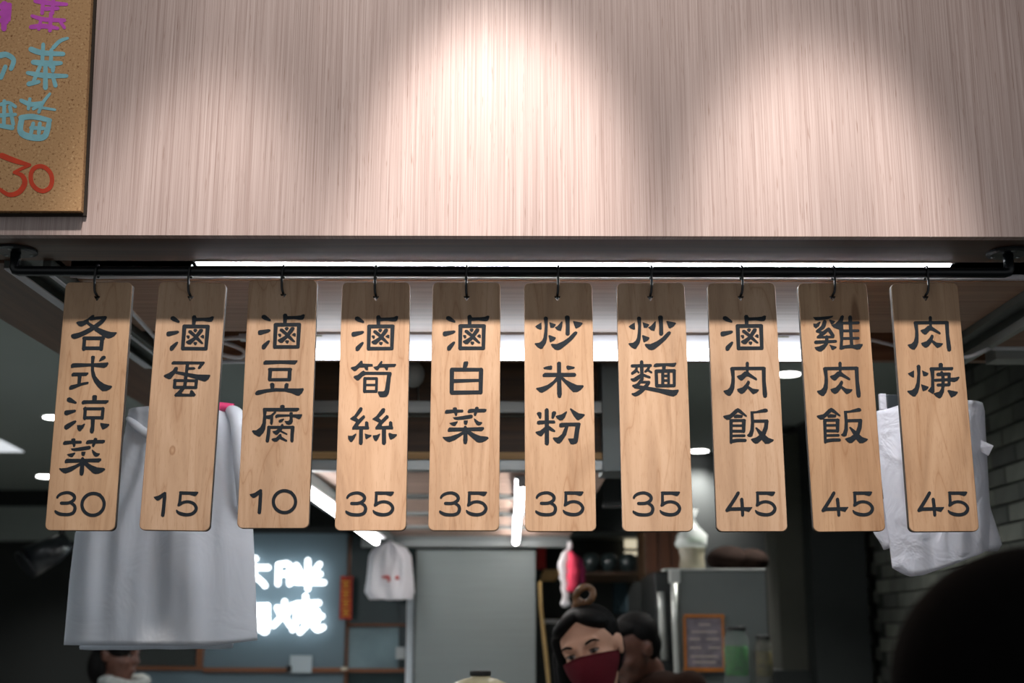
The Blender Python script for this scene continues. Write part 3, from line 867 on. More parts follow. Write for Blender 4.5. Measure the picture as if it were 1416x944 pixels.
# the boards: top and bottom edges in the photograph (left, right) at y=400 and y=725, drop
SIGNS = [
    (90.5, 182, 62, 159.5, 0, [('ge', 130, 460), ('shi', 125.5, 516), ('liang', 120, 572.5), ('cai', 115, 631.2)], [('3', 91.3, 696), ('0', 128.8, 697)], dict(tone=(0.93, 0.90, 0.84)),
     'wooden hanging sign lettered 各式涼菜 30 for assorted cold dishes, leftmost on the rod'),
    (219, 312, 192.6, 290, 0, [('lu', 262.3, 460.5), ('dan', 258.5, 523.8)], [('1', 221, 697), ('5', 259, 696.4)], dict(knot=(-0.012, -0.075, 0.0055, 0.009)),
     'wooden hanging sign lettered 滷蛋 15 for braised egg, with a small knot'),
    (343.5, 438.5, 328, 427, -3, [('lu', 388.8, 458.2), ('dou', 386.3, 522.4), ('fu', 383.2, 585.4)], [('1', 354, 693.3), ('0', 393.4, 693.3)], dict(tone=(1.0, 0.98, 0.96)),
     'wooden hanging sign lettered 滷豆腐 10 for braised tofu, hung slightly highest'),
    (473, 566.7, 462.7, 561.6, 0, [('lu', 518.2, 460.5), ('sun', 516.5, 523.7), ('si', 515, 588.8)], [('3', 492.7, 696.4), ('5', 530.4, 696.4)], dict(tone=(1.02, 0.99, 0.97)),
     'wooden hanging sign lettered 滷筍絲 35 for braised bamboo shoots'),
    (598.5, 692, 592, 690.4, 0, [('lu', 644.5, 460), ('bai', 645, 522.5), ('cai', 644, 588)], [('3', 622.4, 696.4), ('5', 659.2, 696.4)], dict(tone=(1.02, 1.0, 0.98)),
     'wooden hanging sign lettered 滷白菜 35 for braised cabbage'),
    (725, 818.8, 726, 824.6, 0, [('chao', 772.6, 460), ('mi', 774.2, 524.9), ('fen', 774.6, 589.5)], [('3', 755, 696.2), ('5', 792.9, 696.2)], dict(tone=(1.02, 1.0, 0.97)),
     'wooden hanging sign lettered 炒米粉 35 for fried rice vermicelli'),
    (853.3, 946.3, 860, 959, 0, [('chao', 901.9, 460), ('mian', 905.2, 523)], [('3', 889.4, 696.4), ('5', 926.7, 696.4)], dict(),
     'wooden hanging sign lettered 炒麵 35 for fried noodles'),
    (979, 1072, 990.5, 1089, 0, [('lu', 1028.3, 460), ('rou', 1030.5, 525), ('fan', 1035, 588.6)], [('4', 1021.9, 696.5), ('5', 1058.4, 696.4)], dict(),
     'wooden hanging sign lettered 滷肉飯 45 for braised pork rice'),
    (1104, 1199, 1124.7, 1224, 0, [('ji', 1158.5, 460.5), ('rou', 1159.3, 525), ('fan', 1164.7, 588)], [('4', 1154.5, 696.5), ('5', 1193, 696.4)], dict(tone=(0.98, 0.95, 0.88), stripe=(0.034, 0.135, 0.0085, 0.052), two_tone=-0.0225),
     'wooden hanging sign lettered 雞肉飯 45 for chicken rice, dark streak near top'),
    (1233, 1324.5, 1257, 1353.7, 0, [('rou', 1284.4, 461.5), ('geng', 1290.5, 526)], [('4', 1286.9, 696.5), ('5', 1324.6, 696.4)], dict(tone=(0.90, 0.86, 0.80)),
     'wooden hanging sign lettered 肉焿 45 for pork thick soup, rightmost'),
]
HOOKS = [134, 263, 391.5, 519.5, 645, 771.5, 900, 1025, 1152, 1280.5]

def glyph_bbox_centre(key):
    x0, y0, s, items = G[key]
    ps = [p for poly in stroke_polys(items) for p in poly]
    xs = [p[0] for p in ps]; ys = [p[1] for p in ps]
    return x0 + (min(xs) + max(xs)) / 2 / s, y0 + (min(ys) + max(ys)) / 2 / s

def board_mesh(w, h, t, r, hole):
    """rounded plank with a drilled hole; local origin at its centre, front at -Y"""
    bm = BM()
    out = []
    for cx, cz, a0 in ((w / 2 - r, h / 2 - r, 0), (-w / 2 + r, h / 2 - r, 90), (-w / 2 + r, -h / 2 + r, 180), (w / 2 - r, -h / 2 + r, 270)):
        for k in range(7):
            a = math.radians(a0 + k * 15)
            out.append((cx + r * math.cos(a), cz + r * math.sin(a)))
    hx, hz, hr = hole
    n = len(out)
    ring = []
    for (x, z) in out:
        a = math.atan2(z - hz, x - hx); ring.append((hx + hr * math.cos(a), hz + hr * math.sin(a)))
    def layer(y, inset=0.0):
        o_ = []
        for (x, z) in out:
            o_.append(bm.verts.new((x * (1 - inset * 2 / w), y, z * (1 - inset * 2 / h))))
        i_ = [bm.verts.new((x, y, z)) for (x, z) in ring]
        return o_, i_
    c = 0.0009
    fo, fi = layer(-t / 2, c)
    fo2 = [bm.verts.new((x, -t / 2 + c, z)) for (x, z) in out]
    bo, bi = layer(t / 2, c)
    bo2 = [bm.verts.new((x, t / 2 - c, z)) for (x, z) in out]
    side, inner = [], []
    for k in range(n):
        j = (k + 1) % n
        bm.faces.new((fo[k], fo[j], fi[j], fi[k]))
        bm.faces.new((bo[j], bo[k], bi[k], bi[j]))
        bm.faces.new((fo2[k], fo2[j], fo[j], fo[k]))
        f = bm.faces.new((bo2[k], bo2[j], fo2[j], fo2[k])); f.material_index = 1
        f = bm.faces.new((bo[k], bo[j], bo2[j], bo2[k])); f.material_index = 1
        f = bm.faces.new((fi[k], fi[j], bi[j], bi[k])); f.material_index = 1
    bmesh.ops.remove_doubles(bm, verts=bm.verts, dist=1e-6)
    return bm

W, HB = 0.1108, 0.4030
ztop = P(708, 390.3, YS).z; zbot = P(708, 733.7, YS).z
HB = ztop - zbot
for i, (tl, tr, bl, br, dy, chars, nums, mk, lab) in enumerate(SIGNS):
    a = P((tl + tr) / 2, 400 + dy, YS); b = P((bl + br) / 2, 725 + dy, YS)
    wdt = ((P(tr, 400, YS) - P(tl, 400, YS)).x + (P(br, 725, YS) - P(bl, 725, YS)).x) / 2
    ang = math.atan2(a.x - b.x, a.z - b.z)
    z_top = P((tl + tr) / 2, 390.3 + dy + (0.9 if i > 4 else 0), YS).z
    cz = z_top - HB / 2
    tt = (cz - b.z) / (a.z - b.z)
    cx = b.x + (a.x - b.x) * tt
    root = thing('hanging_sign', lab, 'sign', (cx, 2.0, cz), 'wooden menu signs hanging from the rod')
    del root['_abs']
    root.rotation_euler = (0, ang, 0)
    Rm = Matrix.Rotation(ang, 3, 'Y').inverted()
    hp = Rm @ (P(HOOKS[i] + (0.3 if i < 5 else -0.8), 410.8 + dy, YS) - Vector((cx, YS, cz)))
    bm = board_mesh(wdt, HB, BOARD_T, 0.0085, (hp.x, hp.z - 0.0008, 0.0052))
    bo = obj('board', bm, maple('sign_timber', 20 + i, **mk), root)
    bo.data.materials.append(M['edge'])
    for kind, lst in (('character', chars), ('numeral', nums)):
        for key, tx, ty in lst:
            x0, y0, s, items = G[key]
            gx, gy = glyph_bbox_centre(key)
            # where the source sign's own lean is taken out again
            src_c = P(gx, gy, YS)
            dst_c = Rm @ (P(tx, ty, YS) - Vector((cx, YS, cz)))
            def to_xz(x, y):
                w_ = P(x0 + x / s, y0 + y / s, YS) - src_c
                return dst_c.x + w_.x, dst_c.z + w_.z
            bm = flat_union(stroke_polys(items), -BOARD_T / 2 - 0.0004, to_xz)
            me = bpy.data.meshes.new(kind); bm.to_mesh(me); bm.free()
            link(kind, me, M['ink'], root)
    # black hook over the rod and through the hole
    hw = P(HOOKS[i], 384, 2.0)
    hole_w = root.location + Matrix.Rotation(ang, 3, 'Y') @ Vector((hp.x, 0, hp.z))
    xh = hw.x
    bm = BM()
    pts = []
    R = ROD_R + 0.0022
    for k in range(11):
        th = math.radians(-60 + k * 24)
        pts.append((xh + 0.0008 * k / 10, 2.0 + R * math.cos(th), rod_z + R * math.sin(th)))
    pts += [(xh, 2.0 - R * 0.95, rod_z - 0.0050), (xh, 2.0 - BOARD_T / 2 - 0.0045, rod_z - 0.018), (xh * 0.7 + hole_w.x * 0.3, 2.0 - BOARD_T / 2 - 0.0042, hole_w.z + 0.010),
            (hole_w.x, 2.0 - BOARD_T / 2 - 0.0030, hole_w.z + 0.0030), (hole_w.x, 2.0 - 0.0015, hole_w.z + 0.0016), (hole_w.x, 2.0 + 0.009, hole_w.z + 0.002), (hole_w.x, 2.0 + 0.012, hole_w.z + 0.006)]
    tube(bm, smooth_path(pts, 3), 0.0020, 8)
    tag(obj('hook', bm, M['black'], smooth=True), 'black wire hook on the rod holding the sign for%s' % lab.split(' for')[1].split(',')[0], 'hook', 'hooks along the rod')

# ------------------------------------------------------------------ cork menu board
YCk = 1.900
t = thing('cork_board', 'cork notice board with handwritten coloured marker menu on the veneer fascia', 'board', (-0.72, YCk, 2.3))
bm = BM()
q = [P(-150, 291.5, YCk), P(112, 291.5, YCk), P(126.5, -12, YCk), P(-136, -12, YCk)]
def slab(bm, q, y0, y1):
    f = [bm.verts.new((p.x, y0, p.z)) for p in q]; b = [bm.verts.new((p.x, y1, p.z)) for p in q]
    bm.faces.new(f[::-1]); bm.faces.new(b)
    for k in range(4): bm.faces.new((f[k], f[(k + 1) % 4], b[(k + 1) % 4], b[k]))
slab(bm, q, YCk, YCk + 0.0115)
obj('cork_sheet', bm, M['cork'], t)
bm = BM(); slab(bm, [v + Vector((dx, 0, dz)) for v, (dx, dz) in zip(q, ((0, -0.004), (0.004, -0.004), (0.004, 0), (0, 0)))], YCk + 0.0116, YCk + 0.0169)
obj('shadow_backing', bm, M['cork_shadow'], t)  # dark slab jutting right and below paints the shadow in the gap
CK = (0, 0, 3.254)
cork_writing = [
 ('handwritten_character', 'mk_purple', """S 160 5 16 230 15 18 300 20 12
S 195 0 14 190 60 14
S 240 0 14 236 60 14
S 145 72 12 200 88 16 290 92 14
S 140 122 16 200 118 18 260 128 12
S 185 90 12 175 130 14
S 230 60 14 225 138 14
S 270 95 12 290 125 12
S 205 40 16 260 38 14"""),
 ('handwritten_character', 'mk_purple', """S 0 30 22 45 22 16
S 5 60 20 40 62 14
S 20 20 26 18 130 20
S 0 92 16 30 100 16
S 45 30 14 40 90 14"""),
 ('handwritten_character', 'mk_blue', """S 140 222 20 190 238 20 285 243 16
S 240 215 14 270 185 14 305 172 10
S 195 200 14 190 290 14
S 232 225 14 228 300 14
S 150 280 18 210 286 22 275 284 14
S 125 328 14 200 340 20 300 342 14
S 180 300 14 150 370 14
S 240 300 16 238 320 14
S 130 378 18 175 368 14
S 205 300 16 205 395 18
S 240 350 14 250 385 16"""),
 ('handwritten_character', 'mk_blue', """S 0 250 22 30 246 20 62 270 18 50 310 16
S 25 300 16 5 350 16"""),
 ('handwritten_character', 'mk_blue', """S 95 452 14 140 470 18 190 462 12
S 135 445 12 128 490 12
S 225 422 10 195 460 12 175 505 12
S 190 485 10 248 494 9
S 150 490 12 190 470 10"""),
 ('handwritten_character', 'mk_blue', """S 100 530 20 92 590 22 130 615 24 195 618 22 215 580 20 222 545 16
S 95 530 20 150 525 20 225 542 16
S 150 555 14 140 600 14
S 180 555 14 175 600 14
S 140 575 14 195 578 14"""),
 ('handwritten_character', 'mk_blue', """S 5 470 14 40 462 12 70 480 12
S 20 455 14 18 560 14
S 45 480 14 60 560 14
S 0 520 16 70 515 12
S 0 565 16 55 575 18"""),
 ('handwritten_numeral', 'mk_red', """S 8 700 26 70 724 24 135 742 14
S 132 744 14 95 760 14 64 776 14
S 64 776 14 100 790 20 112 825 24 85 865 24 40 876 20 0 852 16"""),
 ('handwritten_numeral', 'mk_red', "S " + ' '.join('%d %d %d' % (187 + 48 * math.cos(a * math.pi / 8) + 6 * math.sin(a * math.pi / 8), 804 + 56 * math.sin(a * math.pi / 8), 20) for a in range(17))),
]
for nm, mk, items in cork_writing:
    def to_xz(x, y):
        w_ = P(CK[0] + x / CK[2], CK[1] + y / CK[2], YCk); return w_.x, w_.z
    bm = flat_union(stroke_polys(items, 1.0 if 'numeral' in nm else 1.25), YCk - 0.0005, to_xz)
    me = bpy.data.meshes.new(nm); bm.to_mesh(me); bm.free()
    link(nm, me, M[mk], t)


# ------------------------------------------------------------------ hanging bundles of white bags
def sheet(bm, prof, Y, folds, rows=40, cols=90, back=0.02, seed=0, jag=0.0, hem=None, soft=0.0):
    """closed drape: prof = list of (y_px, left_px, right_px); front face folded, back face flat"""
    rr = random.Random(seed)
    ph = [rr.uniform(0, 6.28) for _ in range(8)]
    def lerp(v):
        y = prof[0][0] + (prof[-1][0] - prof[0][0]) * v
        for (ya, la, ra), (yb, lb, rb_) in zip(prof, prof[1:]):
            if ya <= y <= yb:
                t_ = (y - ya) / (yb - ya); return y, la + (lb - la) * t_, ra + (rb_ - ra) * t_
        return prof[-1]
    F, B = [], []
    for j in range(rows + 1):
        v = j / rows
        y, l, r = lerp(v)
        fr, br = [], []
        for i in range(cols + 1):
            u = i / cols
            px = l + (r - l) * u
            py = y
            if j == rows or v > 0.9:
                py += (v - 0.9) / 0.1 * (jag * (math.sin(u * 9 + ph[0]) + 0.6 * math.sin(u * 23 + ph[1])) + (hem(u) if hem else 0))
            d = 0
            for amp, fq, slant, p_ in folds:
                d += amp * math.sin(u * fq * 6.283 + slant * v + p_ + 0.5 * math.sin(v * 3 + p_)) * (0.35 + 0.65 * math.sin(math.pi * min(1, v * 0.9 + 0.1)))
            edge = (1 - (2 * u - 1) ** 4)
            yy = Y - back * edge - d * edge
            w_ = P(px, py, Y)
            fr.append(bm.verts.new((w_.x, yy, w_.z)))
            br.append(bm.verts.new((w_.x, Y + 0.25 * back * edge + 0.0015, w_.z)))
        F.append(fr); B.append(br)
    for j in range(rows):
        for i in range(cols):
            bm.faces.new((F[j][i], F[j][i + 1], F[j + 1][i + 1], F[j + 1][i]))
            bm.faces.new((B[j][i + 1], B[j][i], B[j + 1][i], B[j + 1][i + 1]))
        for e in (0, cols):
            bm.faces.new((F[j][e], F[j + 1][e], B[j + 1][e], B[j][e]))
    for i in range(cols):
        bm.faces.new((F[0][i + 1], F[0][i], B[0][i], B[0][i + 1]))
        bm.faces.new((F[rows][i], F[rows][i + 1], B[rows][i + 1], B[rows][i]))

YBg = 2.34
t = thing('bag_bundle', 'large bundle of white plastic bags hanging behind the two leftmost signs', 'bags', (P(230, 560, YBg).x, YBg, P(230, 560, YBg).z))
prof = [(566, 178, 318), (576, 176, 332), (600, 172, 340), (660, 150, 346), (735, 104, 350), (800, 96, 353), (893, 88, 356)]
bm = BM(); sheet(bm, prof, YBg, [(0.012, 1.6, 0.5, 0.4), (0.007, 3.3, -0.8, 1.7), (0.0025, 7.0, 0.6, 2.0)], back=0.035, seed=1, hem=lambda u: -8 * max(0, u - 0.75) / 0.25 - 1.5 * (1 - u))
obj('front_bag', bm, M['film'], t, True)
prof2 = [(570, 182, 312), (600, 178, 334), (735, 112, 346), (898, 110, 322)]
bm = BM(); sheet(bm, prof2, YBg + 0.016, [(0.003, 1.3, 0.3, 1.0)], back=0.005, seed=2, jag=0.6, hem=lambda u: -6 * max(0, u - 0.6))
obj('rear_bags', bm, M['film'], t, True)
# folded shoulder of the bundle where the bags are gathered
bm = BM()
pts = [P(318, 566, YBg - 0.02), P(330, 580, YBg - 0.035), P(334, 612, YBg - 0.045), P(333, 660, YBg - 0.04), P(332, 710, YBg - 0.02)]
tube(bm, smooth_path(pts, 5), [0.006 + 0.012 * math.sin(math.pi * min(1, k / 20 + 0.1)) for k in range(21)], 14)
obj('gathered_fold', bm, M['film'], t, True)
bm = BM()
pts = [P(176, 578, YBg - 0.02), P(200, 598, YBg - 0.035), P(225, 604, YBg - 0.035)]
tube(bm, smooth_path(pts, 5), [0.004, 0.006, 0.008, 0.009, 0.009, 0.009, 0.009, 0.009, 0.008, 0.006, 0.004], 12)
obj('gathered_fold', bm, M['film'], t, True)
bm = BM(); tube(bm, [P(296, 561, YBg - 0.02), P(323, 564, YBg - 0.02)], 0.0085, 16, cap=False)
tube(bm, [P(323, 564, YBg - 0.02), P(296, 561, YBg - 0.02)], 0.0062, 16, cap=False)
obj('pink_roll', bm, M['pink'], t, True)['label'] = 'rolled pink plastic at the top of the bundle'
bm = BM(); xh = P(262, 560, YBg).x
tube(bm, smooth_path([(xh, YBg + 0.02, P(262, 575, YBg).z), (xh, YBg + 0.022, P(262, 540, YBg).z), (xh, YBg + 0.02, H + 0.004)], 4), 0.0022, 8)
tag(obj('hook', bm, M['black'], smooth=True), 'long black wire hook hidden behind the second sign holding the large bag bundle', 'hook')

YB2 = 2.30
t = thing('bag_bundle', 'crumpled pack of white plastic bags hanging behind the last two signs', 'bags', (P(1290, 560, YB2).x, YB2, P(1290, 560, YB2).z))
prof = [(557, 1222, 1359), (572, 1216, 1362), (640, 1219, 1364), (700, 1208, 1370), (740, 1209, 1377), (760, 1228, 1383)]
bm = BM(); sheet(bm, [(557, 1250, 1359), (568, 1212, 1362), (640, 1216, 1363), (720, 1226, 1369), (785, 1234, 1366)], YB2, [(0.006, 1.3, 2.0, 0.3), (0.004, 2.7, -4.0, 1.7), (0.002, 5.0, 6.0, 0.2)], back=0.03, seed=5,
                 hem=lambda u: 13 * math.sin(min(1, u / 0.28) * math.pi / 2) * (1 if u < 0.28 else 1 - (u - 0.28) / 0.72) - 24 * max(0, (u - 0.2) / 0.8))
obj('front_bag', bm, M['film2'], t, True)
bm = BM(); sheet(bm, [(690, 1206, 1300), (735, 1207, 1300), (757, 1222, 1300)], YB2 + 0.014, [(0.004, 2.4, 1.0, 0.5)], rows=14, cols=30, back=0.008, seed=7, jag=2)
obj('side_flap', bm, M['film2'], t, True)
bm = BM(); sheet(bm, [(575, 1330, 1362), (700, 1330, 1369), (752, 1330, 1386), (762, 1330, 1380)], YB2 + 0.012, [(0.004, 1.4, 1.0, 0.9)], rows=20, cols=14, back=0.010, seed=8)
obj('side_flap', bm, M['film2'], t, True)
bm = BM()
q = [P(1350, 620, YB2 - 0.012), P(1354, 607, YB2 - 0.012), P(1374, 616, YB2 - 0.02), P(1367, 630, YB2 - 0.015)]
f = [bm.verts.new(p) for p in q]; b = [bm.verts.new(p + Vector((0, 0.003, 0))) for p in q]
bm.faces.new(f); bm.faces.new(b[::-1])
for k in range(4): bm.faces.new((f[k], f[(k + 1) % 4], b[(k + 1) % 4], b[k]))
obj('handle_tab', bm, M['film2'], t)
bm = BM(); pbox(bm, 1217, 544, 1226, 566, YB2 - 0.008, 0.01, 0.001); obj('handle_tab', bm, M['film2'], t)
bm = BM(); pbox(bm, 1227, 545, 1244, 567, YB2 - 0.012, 0.02, 0.002)
xh = P(1262, 560, YB2).x
tube(bm, smooth_path([(P(1236, 556, YB2).x, YB2, P(1236, 550, YB2).z), (xh, YB2 + 0.0, P(1262, 530, YB2).z), (xh, YB2 + 0.02, H + 0.006)], 5), 0.003, 8)
tag(obj('bag_clip', bm, plain('dark_clip', srgb(34, 42, 46), 0.4)), 'dark clip and wire holding the crumpled bag pack beside the last sign', 'clip')

# ------------------------------------------------------------------ cabinet and hood in the kitchen
YK = 3.25
t = thing('overhead_cabinet', 'dark wooden overhead cabinet with steel shelf rails behind the middle signs', 'cabinet', (P(640, 640, YK).x, YK, P(640, 650, YK).z))
zt = P(700, 500, YK).z + 0.06
zm1, zm0 = P(700, 554, YK).z, P(700, 571, YK).z
zl1, zl0 = P(700, 624.5, YK).z, P(700, 634.5, YK).z
zb1, zb0 = P(700, 635.5, YK).z, P(700, 650.5, YK).z
xc0, xc1 = P(398, 600, YK).x, P(833, 600, YK).x
xc2 = P(851, 650, YK).x
bm = BM(); box(bm, xc0, xc1, YK, YK + 0.04, zb0, zb1, 0.002); obj('lower_rail', bm, M['steel'], t)
bm = BM(); box(bm, xc0, xc1, YK, YK + 0.04, zm0, zm1, 0.002); obj('middle_rail', bm, M['steel'], t)
bm = BM(); box(bm, xc0, xc1, YK + 0.02, YK + 0.17, zt, zt + 0.03); obj('top_rail', bm, M['steel_dull'], t)
bm = BM(); box(bm, xc0, xc1, YK + 0.005, YK + 0.05, zl0, zl1, 0.001); obj('wooden_lip', bm, M['wood_light'], t)
bm = BM(); box(bm, xc0, xc1, YK + 0.06, YK + 0.08, zl1, zm0); obj('back_panel', bm, M['wood_dark'], t)
nn = 5
for k in range(nn):
    a0 = xc0 + (xc1 - xc0) * k / nn; a1 = xc0 + (xc1 - xc0) * (k + 1) / nn
    bm = BM(); box(bm, a0 + 0.002, a1 - 0.002, YK + 0.12 + 0.02 * (k % 2), YK + 0.14 + 0.02 * (k % 2), zm1, zt, 0.001); obj('upper_panel', bm, M['wood_dark'], t)
bm = BM()
vs = [(xc1 + 0.001, YK), (xc2 + 0.025, YK + 0.0), (xc2 + 0.025, YK + 0.17), (xc1 + 0.001, YK + 0.17)]
lo = [bm.verts.new((x, y, zb0)) for x, y in vs]; hi = [bm.verts.new((x - (0.02 if i in (1, 2) else 0), y, zt + 0.03)) for i, (x, y) in enumerate(vs)]
bm.faces.new(lo); bm.faces.new(hi[::-1])
for k in range(4): bm.faces.new((lo[k], lo[(k + 1) % 4], hi[(k + 1) % 4], hi[k]))
obj('side_post', bm, M['steel_dull'], t)
bm = BM(); box(bm, xc2 + 0.027, xc2 + 0.042, YK + 0.02, YK + 0.17, zb0 + 0.02, zt + 0.03); obj('side_board', bm, M['wood_dark'], t)
bm = BM(); ellipsoid(bm, P(572, 518, YK - 0.03), (0.028, 0.02, 0.034)); 
xq = P(572, 518, YK).x
tag(obj('dome_cover', bm, plain('translucent_plastic', srgb(140, 142, 138), 0.3), smooth=True), 'rounded pale plastic cover on the cabinet front between the fourth and fifth signs', 'cover')

bm = BM(); box(bm, xc0, xc1, YK + 0.051, YK + 0.17, zb0 + 0.02, zb0 + 0.03); obj('bottom_board', bm, M['wood_panel'], t)
YH0, YH1 = YK + 0.175, 5.92
zh = zb0
xh0, xh1 = P(398, 640, YK).x - 0.03, P(850, 650, YK).x
t = thing('range_hood', 'steel and wood hood ceiling with long tubes above the kitchen passage', 'hood', (0, YH0, zh))
np_ = 4
for k in range(np_):
    y0 = YH0 + (YH1 - YH0) * k / np_; y1 = YH0 + (YH1 - YH0) * (k + 1) / np_
    bm = BM(); box(bm, xh0 + 0.06, xh1, y0 + 0.03, y1 - 0.03, zh + 0.02, zh + 0.03, 0.001); obj('ceiling_panel', bm, M['wood_panel'], t)
    bm = BM(); box(bm, xh0 + 0.06, xh1, y1 - 0.028, y1 + 0.028, zh + 0.008, zh + 0.035, 0.002); obj('cross_bar', bm, M['steel'], t)
bm = BM(); box(bm, xh0 - 0.02, xh0 + 0.058, YH0, YH1, zh - 0.012, zh + 0.04, 0.003); obj('side_channel', bm, M['steel_dull'], t)
# lower outer skirt of the hood
bm = BM()
a = [(xh0 - 0.021, YH0, zh), (xh0 - 0.021, YH1, zh), (xh0 - 0.16, YH1, zh + 0.07), (xh0 - 0.16, YH0, zh + 0.07)]
lo = [bm.verts.new(p) for p in a]; hi = [bm.verts.new((p[0], p[1], p[2] + 0.012)) for p in a]
bm.faces.new(lo); bm.faces.new(hi[::-1])
for k in range(4): bm.faces.new((lo[k], lo[(k + 1) % 4], hi[(k + 1) % 4], hi[k]))
obj('outer_skirt', bm, M['steel_dull'], t)
zbk1, zbk0 = P(650, 742, 5.95).z, P(650, 757, 5.95).z
bm = BM(); box(bm, P(500, 750, 5.95).x, P(784, 750, 5.95).x, 5.93, 5.965, zbk0, zbk1, 0.005); obj('back_rail', bm, M['steel'], t)
def hood_tube(x_near, y0, x_far, y1, lab, top=0.0075):
    z = zh + top - 0.020
    tt_ = thing('hood_lamp', lab, 'light', (x_near, y0, z))
    bm = BM(); box(bm, min(x_near, x_far) - 0.012, max(x_near, x_far) + 0.012, y0 - 0.01, y1 + 0.01, z + 0.0127, zh + top); obj('housing', bm, M['white_metal'], tt_)
    bm = BM(); tube(bm, [(x_near, y0, z), (x_far, y1, z)], 0.0125, 14); obj('tube', bm, M['tube_in'], tt_, True)
    for (x, y) in ((x_near, y0 - 0.004), (x_far, y1 + 0.004)):
        bm = BM(); box(bm, x - 0.013, x + 0.013, y - 0.006, y + 0.006, z - 0.010, z + 0.013); obj('end_cap', bm, M['white_metal'], tt_)
hood_tube(P(425, 660, 3.45).x + 0.0, 3.44, P(520, 747, 5.5).x, 5.50, 'long glowing tube slanting along the hood edge between the third and fourth signs', -0.0125)
hood_tube(0.022, 3.44, 0.012, 4.50, 'nearer glowing tube on the hood ceiling beside the fried rice vermicelli sign')
hood_tube(0.012, 4.56, 0.006, 5.80, 'farther glowing tube on the hood ceiling, end to end with the nearer one')
# dark dividing board over the right side of the kitchen
bm = BM(); box(bm, xc2 + 0.05, P(925, 650, 4.4).x, 4.4, 4.46, P(880, 700, 4.4).z, ZC - 0.001); struct(obj('wall_lintel', bm, M['dark_wall']))
bm = BM(); pbox(bm, 790, 735, 905, 742, 7.05, 0.249); 
tag(obj('wall_shelf', bm, M['steel_dull']), 'grey steel shelf edge above the row of hanging bowls', 'shelf')

# ------------------------------------------------------------------ ceiling fittings
def downlight(px, py, lab, w=0.045):
    d = ROT @ Vector(((px - 708) / F_PX, -(py - 472) / F_PX, -1.0))
    p = CAM + d * ((ZC - CAM.z) / d.z)
    tt_ = thing('downlight', lab, 'light', (p.x, p.y, ZC), 'round downlights in the grey ceiling')
    bm = BM(); lathe(bm, [(w + 0.008, -0.004), (w + 0.012, 0.0)], (p.x, p.y, ZC), 24); obj('trim_ring', bm, M['white_metal'], tt_)
    bm = BM(); lathe(bm, [(w, -0.006), (w, -0.0045)], (p.x, p.y, ZC), 24); obj('lens', bm, M['downlight'], tt_)
    l = bpy.data.lights.new('downlight_beam', 'SPOT'); l.energy = DOWN_W; l.spot_size = math.radians(110); l.spot_blend = 1; l.shadow_soft_size = 0.05; l.color = (1, 0.97, 0.92)
    lo_ = bpy.data.objects.new('downlight_beam', l); C.objects.link(lo_); lo_.location = (p.x, p.y, ZC - 0.02)
downlight(1090, 516, 'round glowing ceiling downlight beside the top of the ninth sign')
downlight(967, 622.5, 'small glowing ceiling downlight farther back beside the eighth sign', 0.05)
downlight(75, 576, 'round glowing ceiling downlight beside the leftmost sign, the nearer one', 0.05)
downlight(66, 658, 'round glowing ceiling downlight beside the leftmost sign, the farther one', 0.07)
def added_downlight(x, y, lab, k=0.9):  # extra lamps added out of view to brighten the bags and brick wall
    tt_ = thing('downlight', lab, 'light', (x, y, ZC), 'round downlights in the grey ceiling')
    bm = BM(); lathe(bm, [(0.058, -0.004), (0.062, 0.0)], (x, y, ZC), 24); obj('trim_ring', bm, M['white_metal'], tt_)
    bm = BM(); lathe(bm, [(0.05, -0.006), (0.05, -0.0045)], (x, y, ZC), 24); obj('lens', bm, M['downlight'], tt_)
    l = bpy.data.lights.new('downlight_beam', 'SPOT'); l.energy = DOWN_W * k; l.spot_size = math.radians(150); l.spot_blend = 0.6; l.shadow_soft_size = 0.05; l.color = (0.9, 0.96, 1.0)
    lo_ = bpy.data.objects.new('downlight_beam', l); C.objects.link(lo_); lo_.location = (x, y, ZC - 0.02)
added_downlight(-2.2, 3.35, 'added round ceiling downlight out of view above the brown beam')
added_downlight(-1.35, 3.35, 'added round ceiling downlight out of view nearest the brown beam')
added_downlight(1.15, 3.5, 'added round ceiling downlight out of view above the brick wall', 0.22)
bm = BM()
def on_ceiling(px, py, dz=0.0):
    d = ROT @ Vector(((px - 708) / F_PX, -(py - 472) / F_PX, -1.0)); return CAM + d * ((ZC - dz - CAM.z) / d.z)
q = [on_ceiling(-30, 602, .004), on_ceiling(2, 609, .004), on_ceiling(33, 625, .004), on_ceiling(-30, 625, .004)]
f = [bm.verts.new(p) for p in q]; b = [bm.verts.new(p + Vector((0, 0, 0.0035))) for p in q]
bm.faces.new(f); bm.faces.new(b[::-1])
for k in range(4): bm.faces.new((f[k], f[(k + 1) % 4], b[(k + 1) % 4], b[k]))
tag(obj('ceiling_light_panel', bm, M['panel_light']), 'pale three-cornered light panel on the grey ceiling at the far left', 'light')

# black spotlight hanging below the bulkhead
c = P(84, 757, 5.2)
t = thing('track_spotlight', 'black hanging spotlight with shiny rim below the leftmost sign', 'light', (c.x, 5.2, c.z))
bm = BM(); tube(bm, [(c.x, 5.2, c.z + 0.04), (c.x, 5.2, ZC)], 0.012, 10); obj('stem', bm, M['black_matte'], t)
bm = BM(); tube(bm, [c + Vector((0.03, 0, 0.03)), c + Vector((-0.02, -0.02, -0.01)), c + Vector((-0.10, -0.06, -0.06))], [0.035, 0.055, 0.065], 18); obj('lamp_head', bm, M['black'], t, True)
bm = BM(); tube(bm, [c + Vector((0.02, -0.03, 0.0)), c + Vector((0.035, -0.04, -0.012))], 0.014, 12); obj('knob', bm, M['steel'], t, True)
bm = BM(); tube(bm, [c + Vector((-0.108, -0.07, -0.070)), c + Vector((-0.112, -0.073, -0.074))], 0.062, 18); obj('lens_rim', bm, M['black'], t)

